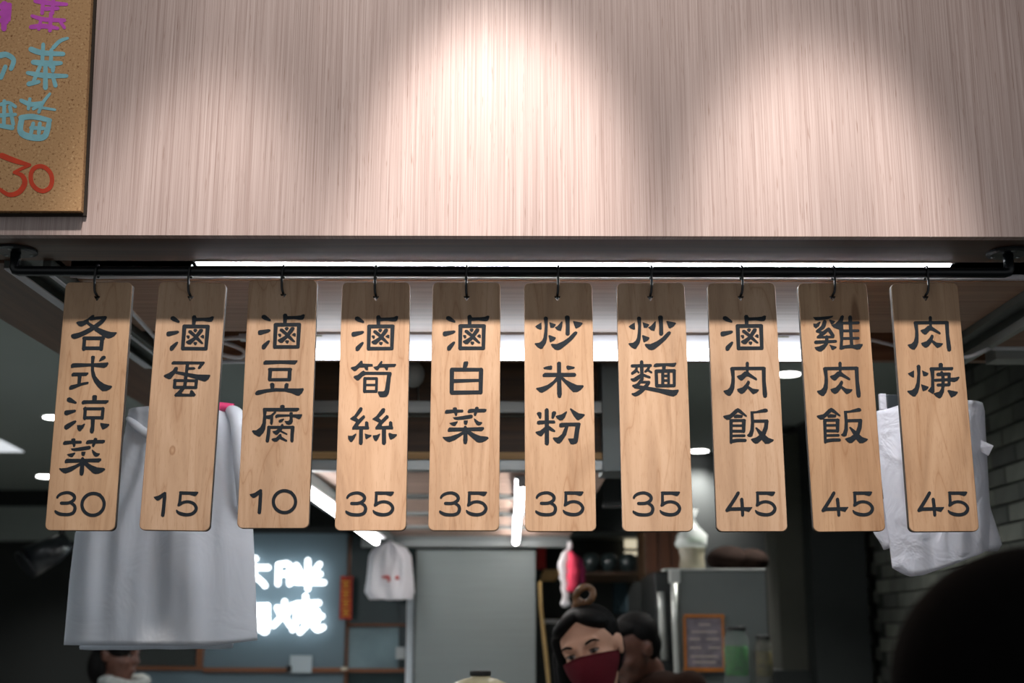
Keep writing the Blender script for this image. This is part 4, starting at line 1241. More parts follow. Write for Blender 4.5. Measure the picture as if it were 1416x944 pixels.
# ------------------------------------------------------------------ glowing wall letters
YN = YP - 0.05
NE = (330, 740, 5.9)
def neon(label, name, items):
    bm = BM()
    for line in items.strip().split('\n'):
        q = [float(a) for a in line.split()]
        pts = [(q[i], q[i + 1]) for i in range(0, len(q), 2)]
        w = [P(NE[0] + x / NE[2], NE[1] + y / NE[2], YN) for x, y in pts]
        tube(bm, smooth_path(w, 4) if len(w) > 2 else w, 0.0128, 8)
        for e in (w[0], w[-1]): ellipsoid(bm, e, (0.0128, 0.0128, 0.0128), u=8, v=6)
    tag(obj(name, bm, M['neon'], smooth=True), label, 'sign letter', 'glowing characters on the blue-grey wall')
neon('upper glowing white character 大, half hidden behind the bag bundle', 'neon_character', """-60 250 60 260 150 262 240 262
70 170 140 190
60 200 20 330 -60 420
130 330 190 380 215 410
100 180 130 340""")
neon('upper glowing white character 胖, fully visible on the blue-grey wall', 'neon_character', """325 240 320 395
325 240 415 240 415 395
335 315 405 315
470 245 495 290
660 235 625 285
480 320 665 315
460 380 695 385
565 205 565 435""")
neon('lower glowing white character 肉, half hidden behind the bag bundle', 'neon_character', """-40 580 235 575
235 575 230 770 200 785
-40 580 -40 780
100 510 90 640 20 700
100 620 170 700
170 620 172 770""")
neon('lower glowing white character 焿, fully visible on the blue-grey wall', 'neon_character', """375 540 355 650 285 735
315 590 340 640
435 570 400 630
375 660 420 735
545 495 550 545
470 560 655 550
470 560 470 700 440 770
530 620 640 615 640 700
500 660 680 660
530 700 640 700
585 600 575 700 500 790
600 720 640 770 690 750""")

# couplet strip, note, wire
t = thing('couplet_banner', 'narrow red and gold paper couplet hanging at the edge of the blue-grey wall', 'banner', P(478, 825, YP))
bm = BM(); pbox(bm, 470, 796, 487, 856, YP - 0.02, 0.006, 0.001); obj('paper', bm, plain('red_paper', srgb(170, 44, 22), 0.6, vary=0.3, scale=20), t)
for k, yy in enumerate((802, 815, 828, 841)):
    bm = BM()
    for (a, b_, c_, d_) in ((472.5, 1, 484.5, 2.6), (474, 5, 483, 6.5), (477.5, 0, 479.2, 10), (473, 9, 484, 10.4)):
        pbox(bm, a, yy + b_, c_, yy + d_, YP - 0.0215, 0.001)
    obj('gold_character', bm, plain('gold_print', srgb(214, 160, 40), 0.5), t)
t = thing('paper_note', 'small white paper notice at the foot of the blue-grey wall', 'notice', P(414, 917, YP))
bm = BM(); pbox(bm, 401, 906, 431, 930, YP - 0.036, 0.004); obj('sheet', bm, plain('white_paper', srgb(186, 200, 206), 0.7), t)
bm = BM(); pbox(bm, 396, 920, 403, 929, YP - 0.045, 0.006, 0.002); obj('black_clip', bm, M['black_matte'], t)
bm = BM(); pbox(bm, 547, 894, 560, 911, YP + 0.03, 0.02, 0.004)
tag(obj('hand_towel', bm, plain('pale_towel', srgb(176, 184, 186), 0.9)), 'small pale towel hanging beside the white door post', 'towel')
bm = BM(); pbox(bm, 471, 922, 480, 926.5, YP - 0.06, 0.03, 0.004)
tag(obj('soap_dish', bm, plain('cream_ceramic', srgb(206, 200, 180), 0.4)), 'tiny cream dish on the brown ledge below the red couplet', 'dish')

# ------------------------------------------------------------------ white bag hanging from the hood
Yb = 5.74
t = thing('plastic_bag', 'tied white plastic bag with a red print hanging from the hood rail', 'bag', P(540, 752, Yb))
cpt = P(539, 797, Yb)
bm = BM(); sheet(bm, [(751, 531, 549), (757, 516, 562), (768, 510, 569), (800, 507, 572), (818, 504, 573), (829, 511, 570)], Yb, [(0.014, 1.2, 2.0, 0.6), (0.009, 2.6, -3.0, 1.2), (0.005, 4.5, 5.0, 0.2)], rows=36, cols=50, back=0.06, seed=12, jag=0.5)
obj('bag_body', bm, M['film2'], t, True)
bm = BM(); tube(bm, [(cpt.x, Yb, P(540, 753, Yb).z), (cpt.x + 0.004, Yb + 0.08, P(540, 751, Yb).z), (cpt.x, 5.918, zbk0 + 0.004)], [0.02, 0.010, 0.005], 10); obj('knot', bm, M['film2'], t, True)
bm = BM(); 
w0 = P(540, 801, Yb - 0.075)
for (dx, dz, a, b_) in ((-0.02, 0.012, 0.022, 0.006), (0.0, 0.0, 0.016, 0.014), (0.026, 0.008, 0.012, 0.009)):
    ellipsoid(bm, (w0.x + dx, Yb - 0.056, w0.z + dz), (a, 0.012, b_), u=10, v=8)
obj('red_print', bm, M['red'], t)

# pink and white cloths, stick
Yc = 5.6
t = thing('cloth_bundle', 'pink and white cloths hanging in a narrow bundle above the bun of the masked woman', 'cloth', P(788, 750, Yc))
def drape(name, pts, rs, m, fl=0.5):
    bm = BM(); tube(bm, smooth_path([P(*p) for p in pts], 4), [r for a, b_ in zip(rs, rs[1:]) for r in [a + (b_ - a) * k / 4 for k in range(4)]] + [rs[-1]], 12)
    for v in bm.verts: v.co.x += 0.004 * math.sin(v.co.z * 120)
    return obj(name, bm, m, t, True)
drape('white_cloth', [(789, 749, Yc), (786, 760, Yc), (779, 778, Yc), (781, 805, Yc), (783, 836, Yc)], [0.012, 0.010, 0.024, 0.018, 0.014], plain('white_cloth', srgb(214, 210, 212), 0.8))
drape('pink_cloth', [(790, 762, Yc - 0.01), (792, 772, Yc - 0.02), (793, 795, Yc - 0.02), (790, 818, Yc - 0.02)], [0.006, 0.022, 0.028, 0.016], plain('pink_cloth', srgb(230, 64, 96), 0.8))
drape('purple_cloth', [(796, 768, Yc + 0.01), (801, 782, Yc + 0.01), (804, 806, Yc + 0.01)], [0.008, 0.024, 0.018], plain('purple_cloth', srgb(150, 34, 84), 0.8))
bm = BM(); ellipsoid(bm, P(782, 834, Yc), (0.022, 0.02, 0.018)); obj('cloth_knot', bm, plain('white_knot', srgb(206, 206, 210), 0.8), t, True)
bm = BM(); tube(bm, [P(789, 749, Yc), (P(789, 749, Yc).x, 5.93, zbk0 + 0.01)], 0.004, 8); obj('string', bm, M['cable'], t)
bm = BM(); tube(bm, [P(747, 803, 5.9), P(748, 840, 5.9), P(752, 876, 5.87), Vector((P(752, 876, 5.8).x + 0.15, 5.6, 0.012))], 0.009, 8)
tag(obj('wooden_stick', bm, plain('pale_stick', srgb(150, 126, 78), 0.6), smooth=True), 'pale wooden stick leaning beside the grey panel behind the masked woman', 'stick')
bm = BM(); pbox(bm, 743, 752, 755, 786, 7.2, 0.099, 0.004)
tag(obj('red_box', bm, M['red']), 'small red box beside the top corner of the grey panel', 'box')
bm = BM(); pbox(bm, 752, 787, 775, 794, 6.4, 0.899, 0.002)
tag(obj('wooden_shelf', bm, M['wood_light']), 'short wooden shelf behind the hanging pink cloth', 'shelf')
bm = BM(); pbox(bm, 755, 856, 773, 861, 6.9, 0.399, 0.002)
tag(obj('steel_tray', bm, M['white_metal']), 'small bright tray behind the head of the masked woman', 'tray')
# glass bowls
for k, (px, py) in enumerate(((817, 779), (842, 779), (868, 780))):
    c = P(px, 790, 6.3); c.z = P(856, 790, 6.2).z + 0.052; c.x = P(px, py, 6.3).x
    bm = BM(); c.z -= 0.006; lathe(bm, [(r_ * 0.84, z_ * 0.9) for r_, z_ in [(0.012, -0.05), (0.036, -0.042), (0.05, 0.0), (0.046, 0.034), (0.03, 0.05), (0.026, 0.05), (0.042, 0.03), (0.045, 0.0), (0.03, -0.036)]], c, 20, cap=False)
    tag(obj('glass_jar', bm, plain('smoky_glass', srgb(62, 74, 76), 0.08, vary=0.1, spec=1.0), smooth=True),
        ['smoky round glass jar nearest the hanging pink cloth', 'smoky round glass jar in the middle of the row of three', 'smoky round glass jar nearest the stacked lit boxes'][k], 'jar', 'round glass jars on the dark shelf')
bm = BM(); pbox(bm, 808, 790, 905, 794, 6.2, 1.099); tag(obj('jar_shelf', bm, M['wood_dark']), 'dark shelf board under the three smoky glass jars', 'shelf')
for k, (a, b_) in enumerate(((743, 757), (762, 767))):
    bm = BM(); pbox(bm, 864, a, 892, b_, 7.26, 0.039, 0.003)
    tag(obj('display_box', bm, M['shelf_glow']), ['larger shelf box above the jars, its warm light given as glow', 'slim shelf box just below the larger one, its warm light given as glow'][k], 'light panel')
bm = BM(); pbox(bm, 848, 800, 868, 848, 7.27, 0.029, 0.008)
tag(obj('towel', bm, plain('dark_blue_towel', srgb(40, 62, 72), 0.9)), 'dark blue towel hanging below the glass jars', 'towel')
# brown cabinet beside the fridge
t = thing('wall_cabinet', 'dark brown cabinet with doors beside the top of the grey fridge', 'cabinet', P(915, 760, 5.75))
bm = BM(); x0, x1, z0, z1 = pbox(bm, 891, 700, 950, 800, 5.75, 0.35, 0.003); obj('carcass', bm, M['wood_dark'], t)
for a, b_ in ((893, 909), (911, 926), (928, 946)):
    bm = BM(); pbox(bm, a, 704, b_, 790, 5.735, 0.013, 0.002); obj('door', bm, laminate('cabinet_door', srgb(70, 40, 24), srgb(100, 58, 34), 'Z', 0.5), t)

# ------------------------------------------------------------------ fridge and what stands on it
YF = 4.9
t = thing('fridge', 'tall grey steel fridge with a long handle behind the seated man', 'fridge', (P(1000, 860, YF).x, YF, 0))
xa, xb = P(941, 860, YF).x, P(1061, 860, YF).x
ztp = P(1000, 789, YF).z
xs = P(909, 860, YF + 0.0).x
bm = BM(); box(bm, xa, xb, YF, YF + 0.6, 0.0, ztp, 0.004); obj('body', bm, plain('fridge_steel', srgb(104, 110, 108), 0.5, 0.4, vary=0.06), t)
bm = BM(); box(bm, xs, xa - 0.002, YF + 0.05, YF + 0.6, 0.0, ztp - 0.004, 0.004); obj('door', bm, plain('fridge_door', srgb(46, 50, 50), 0.3, 0.5), t)
bm = BM(); box(bm, P(927, 860, YF).x, P(942.5, 860, YF).x, YF - 0.01, YF + 0.045, P(935, 806, YF).z, P(935, 787, YF).z, 0.004); obj('hinge_cap', bm, M['alu'], t)
bm = BM(); tube(bm, [P(932, 806, YF - 0.012), P(933.5, 860, YF - 0.012), P(937, 940, YF - 0.012), P(939, 980, YF - 0.012)], 0.0125, 14); obj('corner_post', bm, M['alu'], t, True)
bm = BM(); tube(bm, [P(914, 818, YF + 0.03), P(915, 842, YF + 0.03), P(916, 868, YF + 0.03), P(919, 912, YF + 0.03)], 0.014, 12); obj('handle', bm, M['alu'], t, True)
bm = BM(); box(bm, xs + 0.03, xb, YF - 0.008, YF + 0.1, ztp + 0.0005, ztp + 0.008, 0.002); obj('top_trim', bm, M['alu'], t)
t = thing('framed_menu', 'small framed menu card with orange border on the fridge side', 'menu', P(974, 888, YF))
bm = BM()
for r_ in ((946, 849, 1002, 853.5), (946, 923, 1002, 928.5), (946, 853.6, 949, 922.9), (999, 853.6, 1002, 922.9)): pbox(bm, *r_, YF - 0.016, 0.015, 0.001)
obj('frame', bm, plain('orange_frame', srgb(176, 104, 34), 0.5, vary=0.2, scale=30), t)
bm = BM(); pbox(bm, 949.2, 854, 998.8, 922.5, YF - 0.010, 0.008); obj('card', bm, plain('menu_card', srgb(112, 104, 112), 0.4, vary=0.4, scale=30), t)
for yy, a, b_ in ((862, 966, 982), (872, 956, 992), (882, 953, 968), (882, 977, 994), (894, 954, 970), (894, 980, 996), (906, 955, 993), (914, 958, 990)): 
    bm = BM(); pbox(bm, a, yy, b_, yy + 2.4, YF - 0.0115, 0.001)
    obj('printed_line', bm, M['print'], t)
bm = BM(); pbox(bm, 946, 929.5, 1004, 933.5, YF - 0.03, 0.028); obj('ledge', bm, M['black_matte'], t)
# jar with green lid content
def glass_jar(name, label, px, pyt, pyb, Y, rpx, lid, body, content, frac=(0.15, 0.75)):
    c0 = P(px, pyb, Y); c1 = P(px, pyt, Y); r = rpx / F_PX * Y; h = c1.z - c0.z
    tt_ = thing(name, label, 'jar', (c0.x, Y, c0.z))
    bm = BM(); lathe(bm, [(r * 0.9, 0), (r, h * 0.06), (r, h * 0.8), (r * 0.75, h * 0.9), (r * 0.72, h * 0.93)], c0, 24); obj('glass_body', bm, body, tt_, True)
    bm = BM(); lathe(bm, [(r * 0.8, h * 0.93 + 0.0005), (r * 0.82, h * 0.94), (r * 0.82, h * 0.99), (r * 0.78, h)], c0, 24); obj('lid', bm, lid, tt_)
    if content is not None:
        bm = BM(); lathe(bm, [(r * 0.9, h * frac[0]), (r * 0.93, h * (frac[0] + 0.02)), (r * 0.93, h * frac[1]), (r * 0.8, h * (frac[1] + 0.03))], c0, 20); obj('contents', bm, content, tt_, True)
    return tt_
YJ = 4.6
bm = BM(); box(bm, P(1001, 990, YJ).x, P(1080, 990, YJ).x, 4.35, 4.88, P(1020, 953, YJ).z - 0.04, P(1020, 953, YJ).z - 0.001, 0.003)
x0_, x1_ = P(1001, 990, YJ).x, P(1080, 990, YJ).x
zt_ = P(1020, 953, YJ).z - 0.04
for xx in (x0_ + 0.03, x1_ - 0.03):
    for yy in (4.38, 4.85): box(bm, xx - 0.015, xx + 0.015, yy - 0.015, yy + 0.015, 0.0, zt_ - 0.0005)
tag(obj('side_table', bm, M['steel_dull']), 'narrow steel stand in front of the grey fridge holding the glass jars', 'stand')
glass_jar('glass_jar', 'large glass jar half full of green sweets with a black lid beside the framed menu', 1020, 866, 953, YJ, 17, M['black_matte'], glass('jar_glass', (0.75, 0.8, 0.78, 1), 0.05, 0.10), plain('green_sweets', srgb(14, 104, 18), 0.8, vary=0.5, scale=60), (0.22, 0.66))
glass_jar('glass_jar', 'dim glass jar of yellow sweets behind the green jar', 1058, 878, 951, YJ + 0.20, 12, M['black_matte'], glass('jar_glass_dim', (0.5, 0.5, 0.45, 1), 0.05, 0.15), plain('yellow_sweets', srgb(110, 96, 30), 0.5, vary=0.5, scale=60), (0.22, 0.66))
# things on top of the fridge
c = P(958, 788, YF + 0.12)
t = thing('bagged_jar', 'knotted clear plastic bag over a pale jar on top of the fridge', 'bag', (c.x, YF + 0.12, ztp + 0.008))
cz_ = Vector((c.x, YF + 0.13, ztp + 0.0085))
bm = BM(); lathe(bm, [(0.045, 0), (0.052, 0.01), (0.046, 0.05), (0.052, 0.075), (0.05, 0.09)], cz_, 20); obj('pale_jar', bm, plain('pale_jar', srgb(128, 122, 104), 0.4, vary=0.2), t, True)
bm = BM(); lathe(bm, [(0.055, 0.085), (0.062, 0.10), (0.058, 0.135), (0.03, 0.17), (0.012, 0.20), (0.028, 0.235)], cz_, 20)
for v in bm.verts: v.co.x += 0.006 * math.sin(v.co.z * 110 + v.co.y * 60)
obj('bag_top', bm, glass('bag_film_clear', (0.80, 0.84, 0.82, 1), 0.15, 0.5), t, True)
bm = BM(); ellipsoid(bm, cz_ + Vector((0.01, 0, 0.113)), (0.042, 0.03, 0.014)); obj('green_food', bm, plain('green_food', srgb(66, 120, 58), 0.6, vary=0.3, scale=50), t, True)
c = P(1018, 780, YF + 0.25)
bm = BM()
for (dx, dz, rx, rz) in ((-0.03, 0.055, 0.09, 0.055), (0.06, 0.05, 0.07, 0.05)):
    ellipsoid(bm, (c.x + dx, YF + 0.25, ztp + dz), (rx, 0.10, rz))
for v in bm.verts: v.co.z = max(v.co.z, ztp + 0.0085)
tag(obj('dark_basket', bm, plain('dark_brown_basket', srgb(26, 17, 13), 0.9, vary=0.3, scale=30, spec=0.08), smooth=True), 'dark brown lumpy basket lying on top of the fridge', 'basket')

# bottle on the counter at the bottom edge
YPT = 2.98
c = P(664, 985, YPT)
t = thing('serving_pot', 'cream jar with a black cap rising from the counter at the bottom of the view', 'jar', (c.x, YPT, c.z))
zc1 = P(664, 927, YPT).z; zc0 = P(664, 934, YPT).z; zr = P(664, 942, YPT).z; pxm = YPT / F_PX
bm = BM(); lathe(bm, [(13.5 * pxm, zc0), (14.2 * pxm, zc0 + 0.002), (14.2 * pxm, zc1 - 0.002), (13.0 * pxm, zc1)], (c.x, YPT, 0), 28); obj('cap', bm, M['black_matte'], t)
cream = plain('cream_shoulder', srgb(196, 186, 150), 0.4, vary=0.15, scale=30)
bm = BM(); lathe(bm, [(50 * pxm, zr - 0.16), (46 * pxm, zr - 0.04), (36 * pxm, zr - 0.004), (22 * pxm, zr + 0.006), (13.5 * pxm, zr + 0.009), (12.8 * pxm, zc0 - 0.0005)], (c.x, YPT, 0), 32); obj('pot_body', bm, cream, t, True)
ctz = zr - 0.16
bm = BM(); box(bm, -1.5, 1.1, 2.72, 3.14, ctz - 0.05, ctz - 0.001, 0.004)
box(bm, -1.5, 1.1, 2.76, 3.10, 0.0, ctz - 0.0505)
tag(obj('counter', bm, M['steel_dull']), 'steel serving counter below the signs in front of the kitchen', 'counter')

# ------------------------------------------------------------------ people
def capsule(bm, a, b, ra, rb, seg=14):
    a = Vector(a); b = Vector(b)
    tube(bm, [a, b], [ra, rb], seg)
    ellipsoid(bm, a, (ra, ra, ra), u=seg, v=10); ellipsoid(bm, b, (rb, rb, rb), u=seg, v=10)

def fuse(bm, name, m, parent, voxel, smooth_iter=6, M4=None):
    """one continuous skin over overlapping volumes"""
    me = bpy.data.meshes.new(name + '_raw'); bmesh.ops.recalc_face_normals(bm, faces=bm.faces); bm.to_mesh(me); bm.free()
    o = bpy.data.objects.new(name + '_raw', me); C.objects.link(o)
    r = o.modifiers.new('r', 'REMESH'); r.mode = 'VOXEL'; r.voxel_size = voxel
    s = o.modifiers.new('s', 'SMOOTH'); s.iterations = smooth_iter; s.factor = 0.5
    dg = bpy.context.evaluated_depsgraph_get()
    out = bpy.data.meshes.new_from_object(o.evaluated_get(dg))
    out.materials.clear()
    bpy.data.objects.remove(o)
    out.name = name
    return link(name, out, m, parent, True)

def hand(bm, w, d, side):
    """relaxed hand: palm, four unequal bent fingers and a thumb from the side of the palm"""
    d = d.normalized(); x = Vector((0, -1, 0)); n = d.cross(x).normalized() * side
    ellipsoid(bm, w + d * 0.045, (0.018, 0.040, 0.048))
    for k, (off, L) in enumerate(((-0.030, 0.072), (-0.010, 0.082), (0.010, 0.076), (0.029, 0.060))):
        p0 = w + d * 0.078 - x * off; p1 = p0 + d * L * 0.45; p2 = p1 + d * L * 0.32 + n * -0.012; p3 = p2 + d * L * 0.22 + n * -0.016
        capsule(bm, p0, p1, 0.0095, 0.009, 8); capsule(bm, p1, p2, 0.009, 0.0082, 8); capsule(bm, p2, p3, 0.0082, 0.007, 8)
    t0 = w + d * 0.02 + x * 0.03; t1 = t0 + d * 0.035 + x * 0.022; t2 = t1 + d * 0.028 + x * 0.004
    capsule(bm, t0, t1, 0.012, 0.0105, 8); capsule(bm, t1, t2, 0.0105, 0.0085, 8)

def head_frame(yaw, tilt, nod):
    return Matrix.Rotation(yaw, 3, 'Z') @ Matrix.Rotation(tilt, 3, 'Y') @ Matrix.Rotation(nod, 3, 'X')

def add_head(bm, c, R, s=1.0):
    """face looks along local -Y"""
    def E(p, r, rot=None): ellipsoid(bm, Vector(c) + R @ (Vector(p) * s), [q * s for q in r], R if rot is None else R @ rot, u=24, v=16)
    E((0, 0.012, 0.030), (0.074, 0.092, 0.082))
    E((0, -0.018, -0.020), (0.064, 0.068, 0.075))
    E((0, -0.030, -0.072), (0.046, 0.048, 0.040))
    E((0, -0.055, -0.092), (0.026, 0.026, 0.020))
    E((0, -0.074, 0.030), (0.052, 0.016, 0.016))        # brow ridge
    E((0, -0.088, 0.000), (0.010, 0.014, 0.028)); E((0, -0.098, -0.018), (0.015, 0.013, 0.011))
    for sx_ in (-1, 1):
        E((sx_ * 0.036, -0.058, -0.024), (0.024, 0.020, 0.022))
        E((sx_ * 0.076, 0.012, -0.002), (0.009, 0.019, 0.030)); E((sx_ * 0.080, 0.018, 0.008), (0.008, 0.014, 0.018))
    E((0, -0.080, -0.052), (0.022, 0.012, 0.007)); E((0, -0.078, -0.063), (0.018, 0.012, 0.007))

def body_volumes(bm, c, R, h_top, face_yaw, s=1.0, off=(0, 0)):
    """standing figure under a head centred at c; feet on the floor"""
    c = Vector(c)
    Z = lambda f: f * h_top
    Ry = Matrix.Rotation(face_yaw, 3, 'Z')
    base = Vector((c.x + off[0], c.y + off[1], 0))
    def V(x, y, z): return base + Ry @ Vector((x * s, y * s, 0)) + Vector((0, 0, z))
    neck_top = c + R @ Vector((0, 0.03, -0.07)) * s
    capsule(bm, neck_top, V(0, 0.03, Z(0.83)), 0.050 * s, 0.056 * s)
    ellipsoid(bm, V(0, 0.03, Z(0.80)), (0.165 * s, 0.085 * s, 0.055 * s), Ry)
    ellipsoid(bm, V(0, 0.02, Z(0.73)), (0.155 * s, 0.105 * s, 0.15 * s), Ry)
    ellipsoid(bm, V(0, 0.02, Z(0.63)), (0.128 * s, 0.09 * s, 0.14 * s), Ry)
    ellipsoid(bm, V(0, 0.03, Z(0.535)), (0.158 * s, 0.115 * s, 0.115 * s), Ry)
    hands = []
    for sx_ in (-1, 1):
        sh = V(sx_ * 0.175, 0.03, Z(0.80)); el = V(sx_ * 0.225, 0.03, Z(0.625)); wr = V(sx_ * 0.225, -0.06, Z(0.49))
        capsule(bm, sh, el, 0.050 * s, 0.038 * s); capsule(bm, el, wr, 0.038 * s, 0.025 * s)
        hand(bm, wr, wr - el, sx_)
        hp_ = V(sx_ * 0.085, 0.03, Z(0.51)); kn = V(sx_ * 0.095, 0.01, Z(0.285)); an = V(sx_ * 0.095, 0.04, Z(0.05))
        capsule(bm, hp_, kn, 0.082 * s, 0.054 * s); capsule(bm, kn, an, 0.052 * s, 0.036 * s)
        ft = V(sx_ * 0.10, -0.035, 0.034)
        ellipsoid(bm, ft, (0.042, 0.115, 0.034), Ry)
    return V, Z

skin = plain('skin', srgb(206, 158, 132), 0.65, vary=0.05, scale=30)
skin_dim = plain('skin_shaded', srgb(88, 56, 44), 0.5, vary=0.05, scale=30)  # skin colour darkened to hold the shadow the man stands in
hair_m = plain('black_hair', srgb(9, 8, 8), 0.7, vary=0.35, scale=60, stretch=(1, 1, 0.15), spec=0.15)
hair_brown = plain('brown_hair_ends', srgb(112, 78, 48), 0.5, vary=0.4, scale=60)
shirt_black = plain('black_cotton', srgb(22, 22, 24), 0.9)
shirt_brown = plain('dark_brown_cotton', srgb(38, 24, 18), 0.95, spec=0.1)
trousers = plain('dark_trousers', srgb(28, 30, 36), 0.9)

def garment(name, V, Z, s, face_yaw, m, parent, c, R):
    bm = BM(); Ry = Matrix.Rotation(face_yaw, 3, 'Z')
    ellipsoid(bm, V(0, 0.03, Z(0.80)), (0.180 * s, 0.098 * s, 0.060 * s), Ry)
    ellipsoid(bm, V(0, 0.02, Z(0.73)), (0.172 * s, 0.120 * s, 0.155 * s), Ry)
    ellipsoid(bm, V(0, 0.02, Z(0.63)), (0.150 * s, 0.112 * s, 0.15 * s), Ry)
    ellipsoid(bm, V(0, 0.03, Z(0.55)), (0.172 * s, 0.128 * s, 0.11 * s), Ry)
    for sx_ in (-1, 1):
        sh = V(sx_ * 0.175, 0.03, Z(0.80)); el = V(sx_ * 0.213, 0.03, Z(0.67))
        capsule(bm, sh, el, 0.064 * s, 0.056 * s)
    a = fuse(bm, name, m, parent, 0.010, 22)
    bm = BM()
    ellipsoid(bm, V(0, 0.03, Z(0.52)), (0.168 * s, 0.124 * s, 0.10 * s), Ry)
    for sx_ in (-1, 1):
        capsule(bm, V(sx_ * 0.085, 0.03, Z(0.51)), V(sx_ * 0.095, 0.01, Z(0.285)), 0.094 * s, 0.066 * s)
        capsule(bm, V(sx_ * 0.095, 0.01, Z(0.285)), V(sx_ * 0.095, 0.04, Z(0.07)), 0.066 * s, 0.055 * s)
    fuse(bm, 'trousers', trousers, parent, 0.012)

def eye_parts(c, R, s, parent, brows=True):
    for sx_ in (-1, 1):
        bm = BM(); ellipsoid(bm, Vector(c) + R @ (Vector((sx_ * 0.031, -0.0755, 0.006)) * s), (0.0125 * s, 0.006 * s, 0.0048 * s), R @ Matrix.Rotation(-sx_ * 0.12, 3, 'Y'))
        e = obj('eye', bm, plain('eye_white', srgb(150, 140, 136), 0.3), parent, True)
        bm = BM(); ellipsoid(bm, Vector(c) + R @ (Vector((sx_ * 0.031, -0.0800, 0.0058)) * s), (0.0060 * s, 0.0035 * s, 0.0050 * s), R)
        obj('iris', bm, plain('dark_iris', srgb(20, 14, 12), 0.15), e, True)
        e.parent = parent
        bm = BM()
        pts = [Vector(c) + R @ (Vector((sx_ * (0.031 + dx), -0.0805 + abs(dx) * 0.28, 0.0118 - (dx * dx) * 16)) * s) for dx in (-0.014, -0.007, 0, 0.007, 0.0155)]
        tube(bm, pts, [0.0008, 0.0016, 0.0018, 0.0018, 0.0012], 6); obj('eyelashes', bm, hair_m, parent, True)
        if brows:
            bm = BM()
            pts = [Vector(c) + R @ (Vector((sx_ * (0.034 + dx), -0.088 + abs(dx + .01) * 0.32, 0.030 + dz)) * s) for dx, dz in ((-0.020, -0.004), (-0.010, 0.0), (0.0, 0.003), (0.010, 0.002), (0.020, -0.004))]
            tube(bm, pts, [0.002, 0.0035, 0.0036, 0.003, 0.0012], 8); obj('eyebrow', bm, hair_m, parent, True)

# --- masked woman with a bun
YW = 3.2 + 0.25
cw = P(817, 901, YW)
sW = 1.02
RW = head_frame(math.radians(-20), math.radians(-17), math.radians(8))
t = thing('person', 'woman with a high bun and dark red face mask looking out below the signs', 'person', (cw.x, YW, 0))
bm = BM(); add_head(bm, cw, RW, sW); V, Z = body_volumes(bm, cw, RW, cw.z + 0.12, math.radians(-10), 0.92)
fuse(bm, 'body', skin, t, 0.0055, 4)
def HW(p): return cw + RW @ (Vector(p) * sW)
bm = BM()
ellipsoid(bm, HW((0, 0.028, 0.045)), (0.083 * sW, 0.090 * sW, 0.078 * sW), RW, 28, 20)
ellipsoid(bm, HW((0, 0.055, 0.0)), (0.078 * sW, 0.07 * sW, 0.085 * sW), RW, 28, 20)
ellipsoid(bm, HW((-0.030, -0.022, 0.086)), (0.050 * sW, 0.058 * sW, 0.022 * sW), RW @ Matrix.Rotation(-0.45, 3, 'Y'))
ellipsoid(bm, HW((0.036, -0.020, 0.082)), (0.046 * sW, 0.056 * sW, 0.022 * sW), RW @ Matrix.Rotation(0.55, 3, 'Y'))
capsule(bm, HW((-0.070, -0.018, 0.050)), HW((-0.078, 0.0, -0.04)), 0.020, 0.020)
capsule(bm, HW((-0.078, 0.0, -0.04)), HW((-0.082, 0.02, -0.16)), 0.020, 0.024)
capsule(bm, HW((-0.075, 0.03, 0.0)), HW((-0.115, 0.03, -0.22)), 0.042, 0.055)
capsule(bm, HW((-0.078, 0.0, -0.02)), HW((-0.105, 0.01, -0.18)), 0.026, 0.034)
capsule(bm, HW((0.072, 0.015, 0.055)), HW((0.074, 0.030, 0.012)), 0.014, 0.012)
fuse(bm, 'hair', hair_m, t, 0.005, 3)
bm = BM()
cb = P(806, 823, YW + 0.01)
ring = []
for k in range(17):
    a = k / 16 * 2 * math.pi
    ring.append(cb + Vector((0.024 * math.cos(a) + 0.004, 0.010 * math.sin(2 * a), 0.022 * math.sin(a) + 0.006 * math.cos(a))))
tube(bm, ring, 0.010, 10); capsule(bm, HW((0.0, 0.03, 0.115)), cb + Vector((-0.012, 0, -0.02)), 0.022, 0.016)
fuse(bm, 'hair_bun', hair_brown, t, 0.004, 2)['label'] = 'light brown looped hair bun'
eye_parts(cw, RW, sW, t)
# mask: shell over the lower face
bm = BM()
rows, cols = 12, 24
grid = []
for j in range(rows + 1):
    v = j / rows
    row = []
    for i in range(cols + 1):
        u = i / cols * 2 - 1
        th = u * 1.45
        ztop_ = 0.000 - 0.016 * abs(u) ** 1.5 + 0.004 * (1 - abs(u))
        zbot_ = -0.112 + 0.050 * abs(u) ** 2
        z = ztop_ + (zbot_ - ztop_) * v
        rx = 0.0765 - 0.022 * v * v; ry = 0.112 - 0.018 * v * v + 0.012 * math.exp(-(u * 3) ** 2) * math.sin(math.pi * min(1, v * 1.1 + 0.05))
        row.append(bm.verts.new(HW((rx * math.sin(th), 0.002 - ry * math.cos(th), z))))
    grid.append(row)
for j in range(rows):
    for i in range(cols):
        bm.faces.new((grid[j][i], grid[j][i + 1], grid[j + 1][i + 1], grid[j + 1][i]))
r_ = bmesh.ops.solidify(bm, geom=bm.faces[:], thickness=0.0015)
mask = obj('face_mask', bm, plain('dark_red_mask', srgb(124, 26, 44), 0.8, vary=0.08), t, True)
for sx_ in (-1, 1):
    bm = BM(); tube(bm, smooth_path([HW((sx_ * 0.073, -0.008, -0.018)), HW((sx_ * 0.081, 0.012, 0.012)), HW((sx_ * 0.083, 0.034, 0.010)), HW((sx_ * 0.078, 0.030, -0.03)), HW((sx_ * 0.071, -0.006, -0.05))], 4), 0.0012, 6)
    obj('ear_loop', bm, plain('mask_loop', srgb(60, 14, 22), 0.8), mask)
garment('black_top', V, Z, 0.92, math.radians(-10), shirt_black, t, cw, RW)

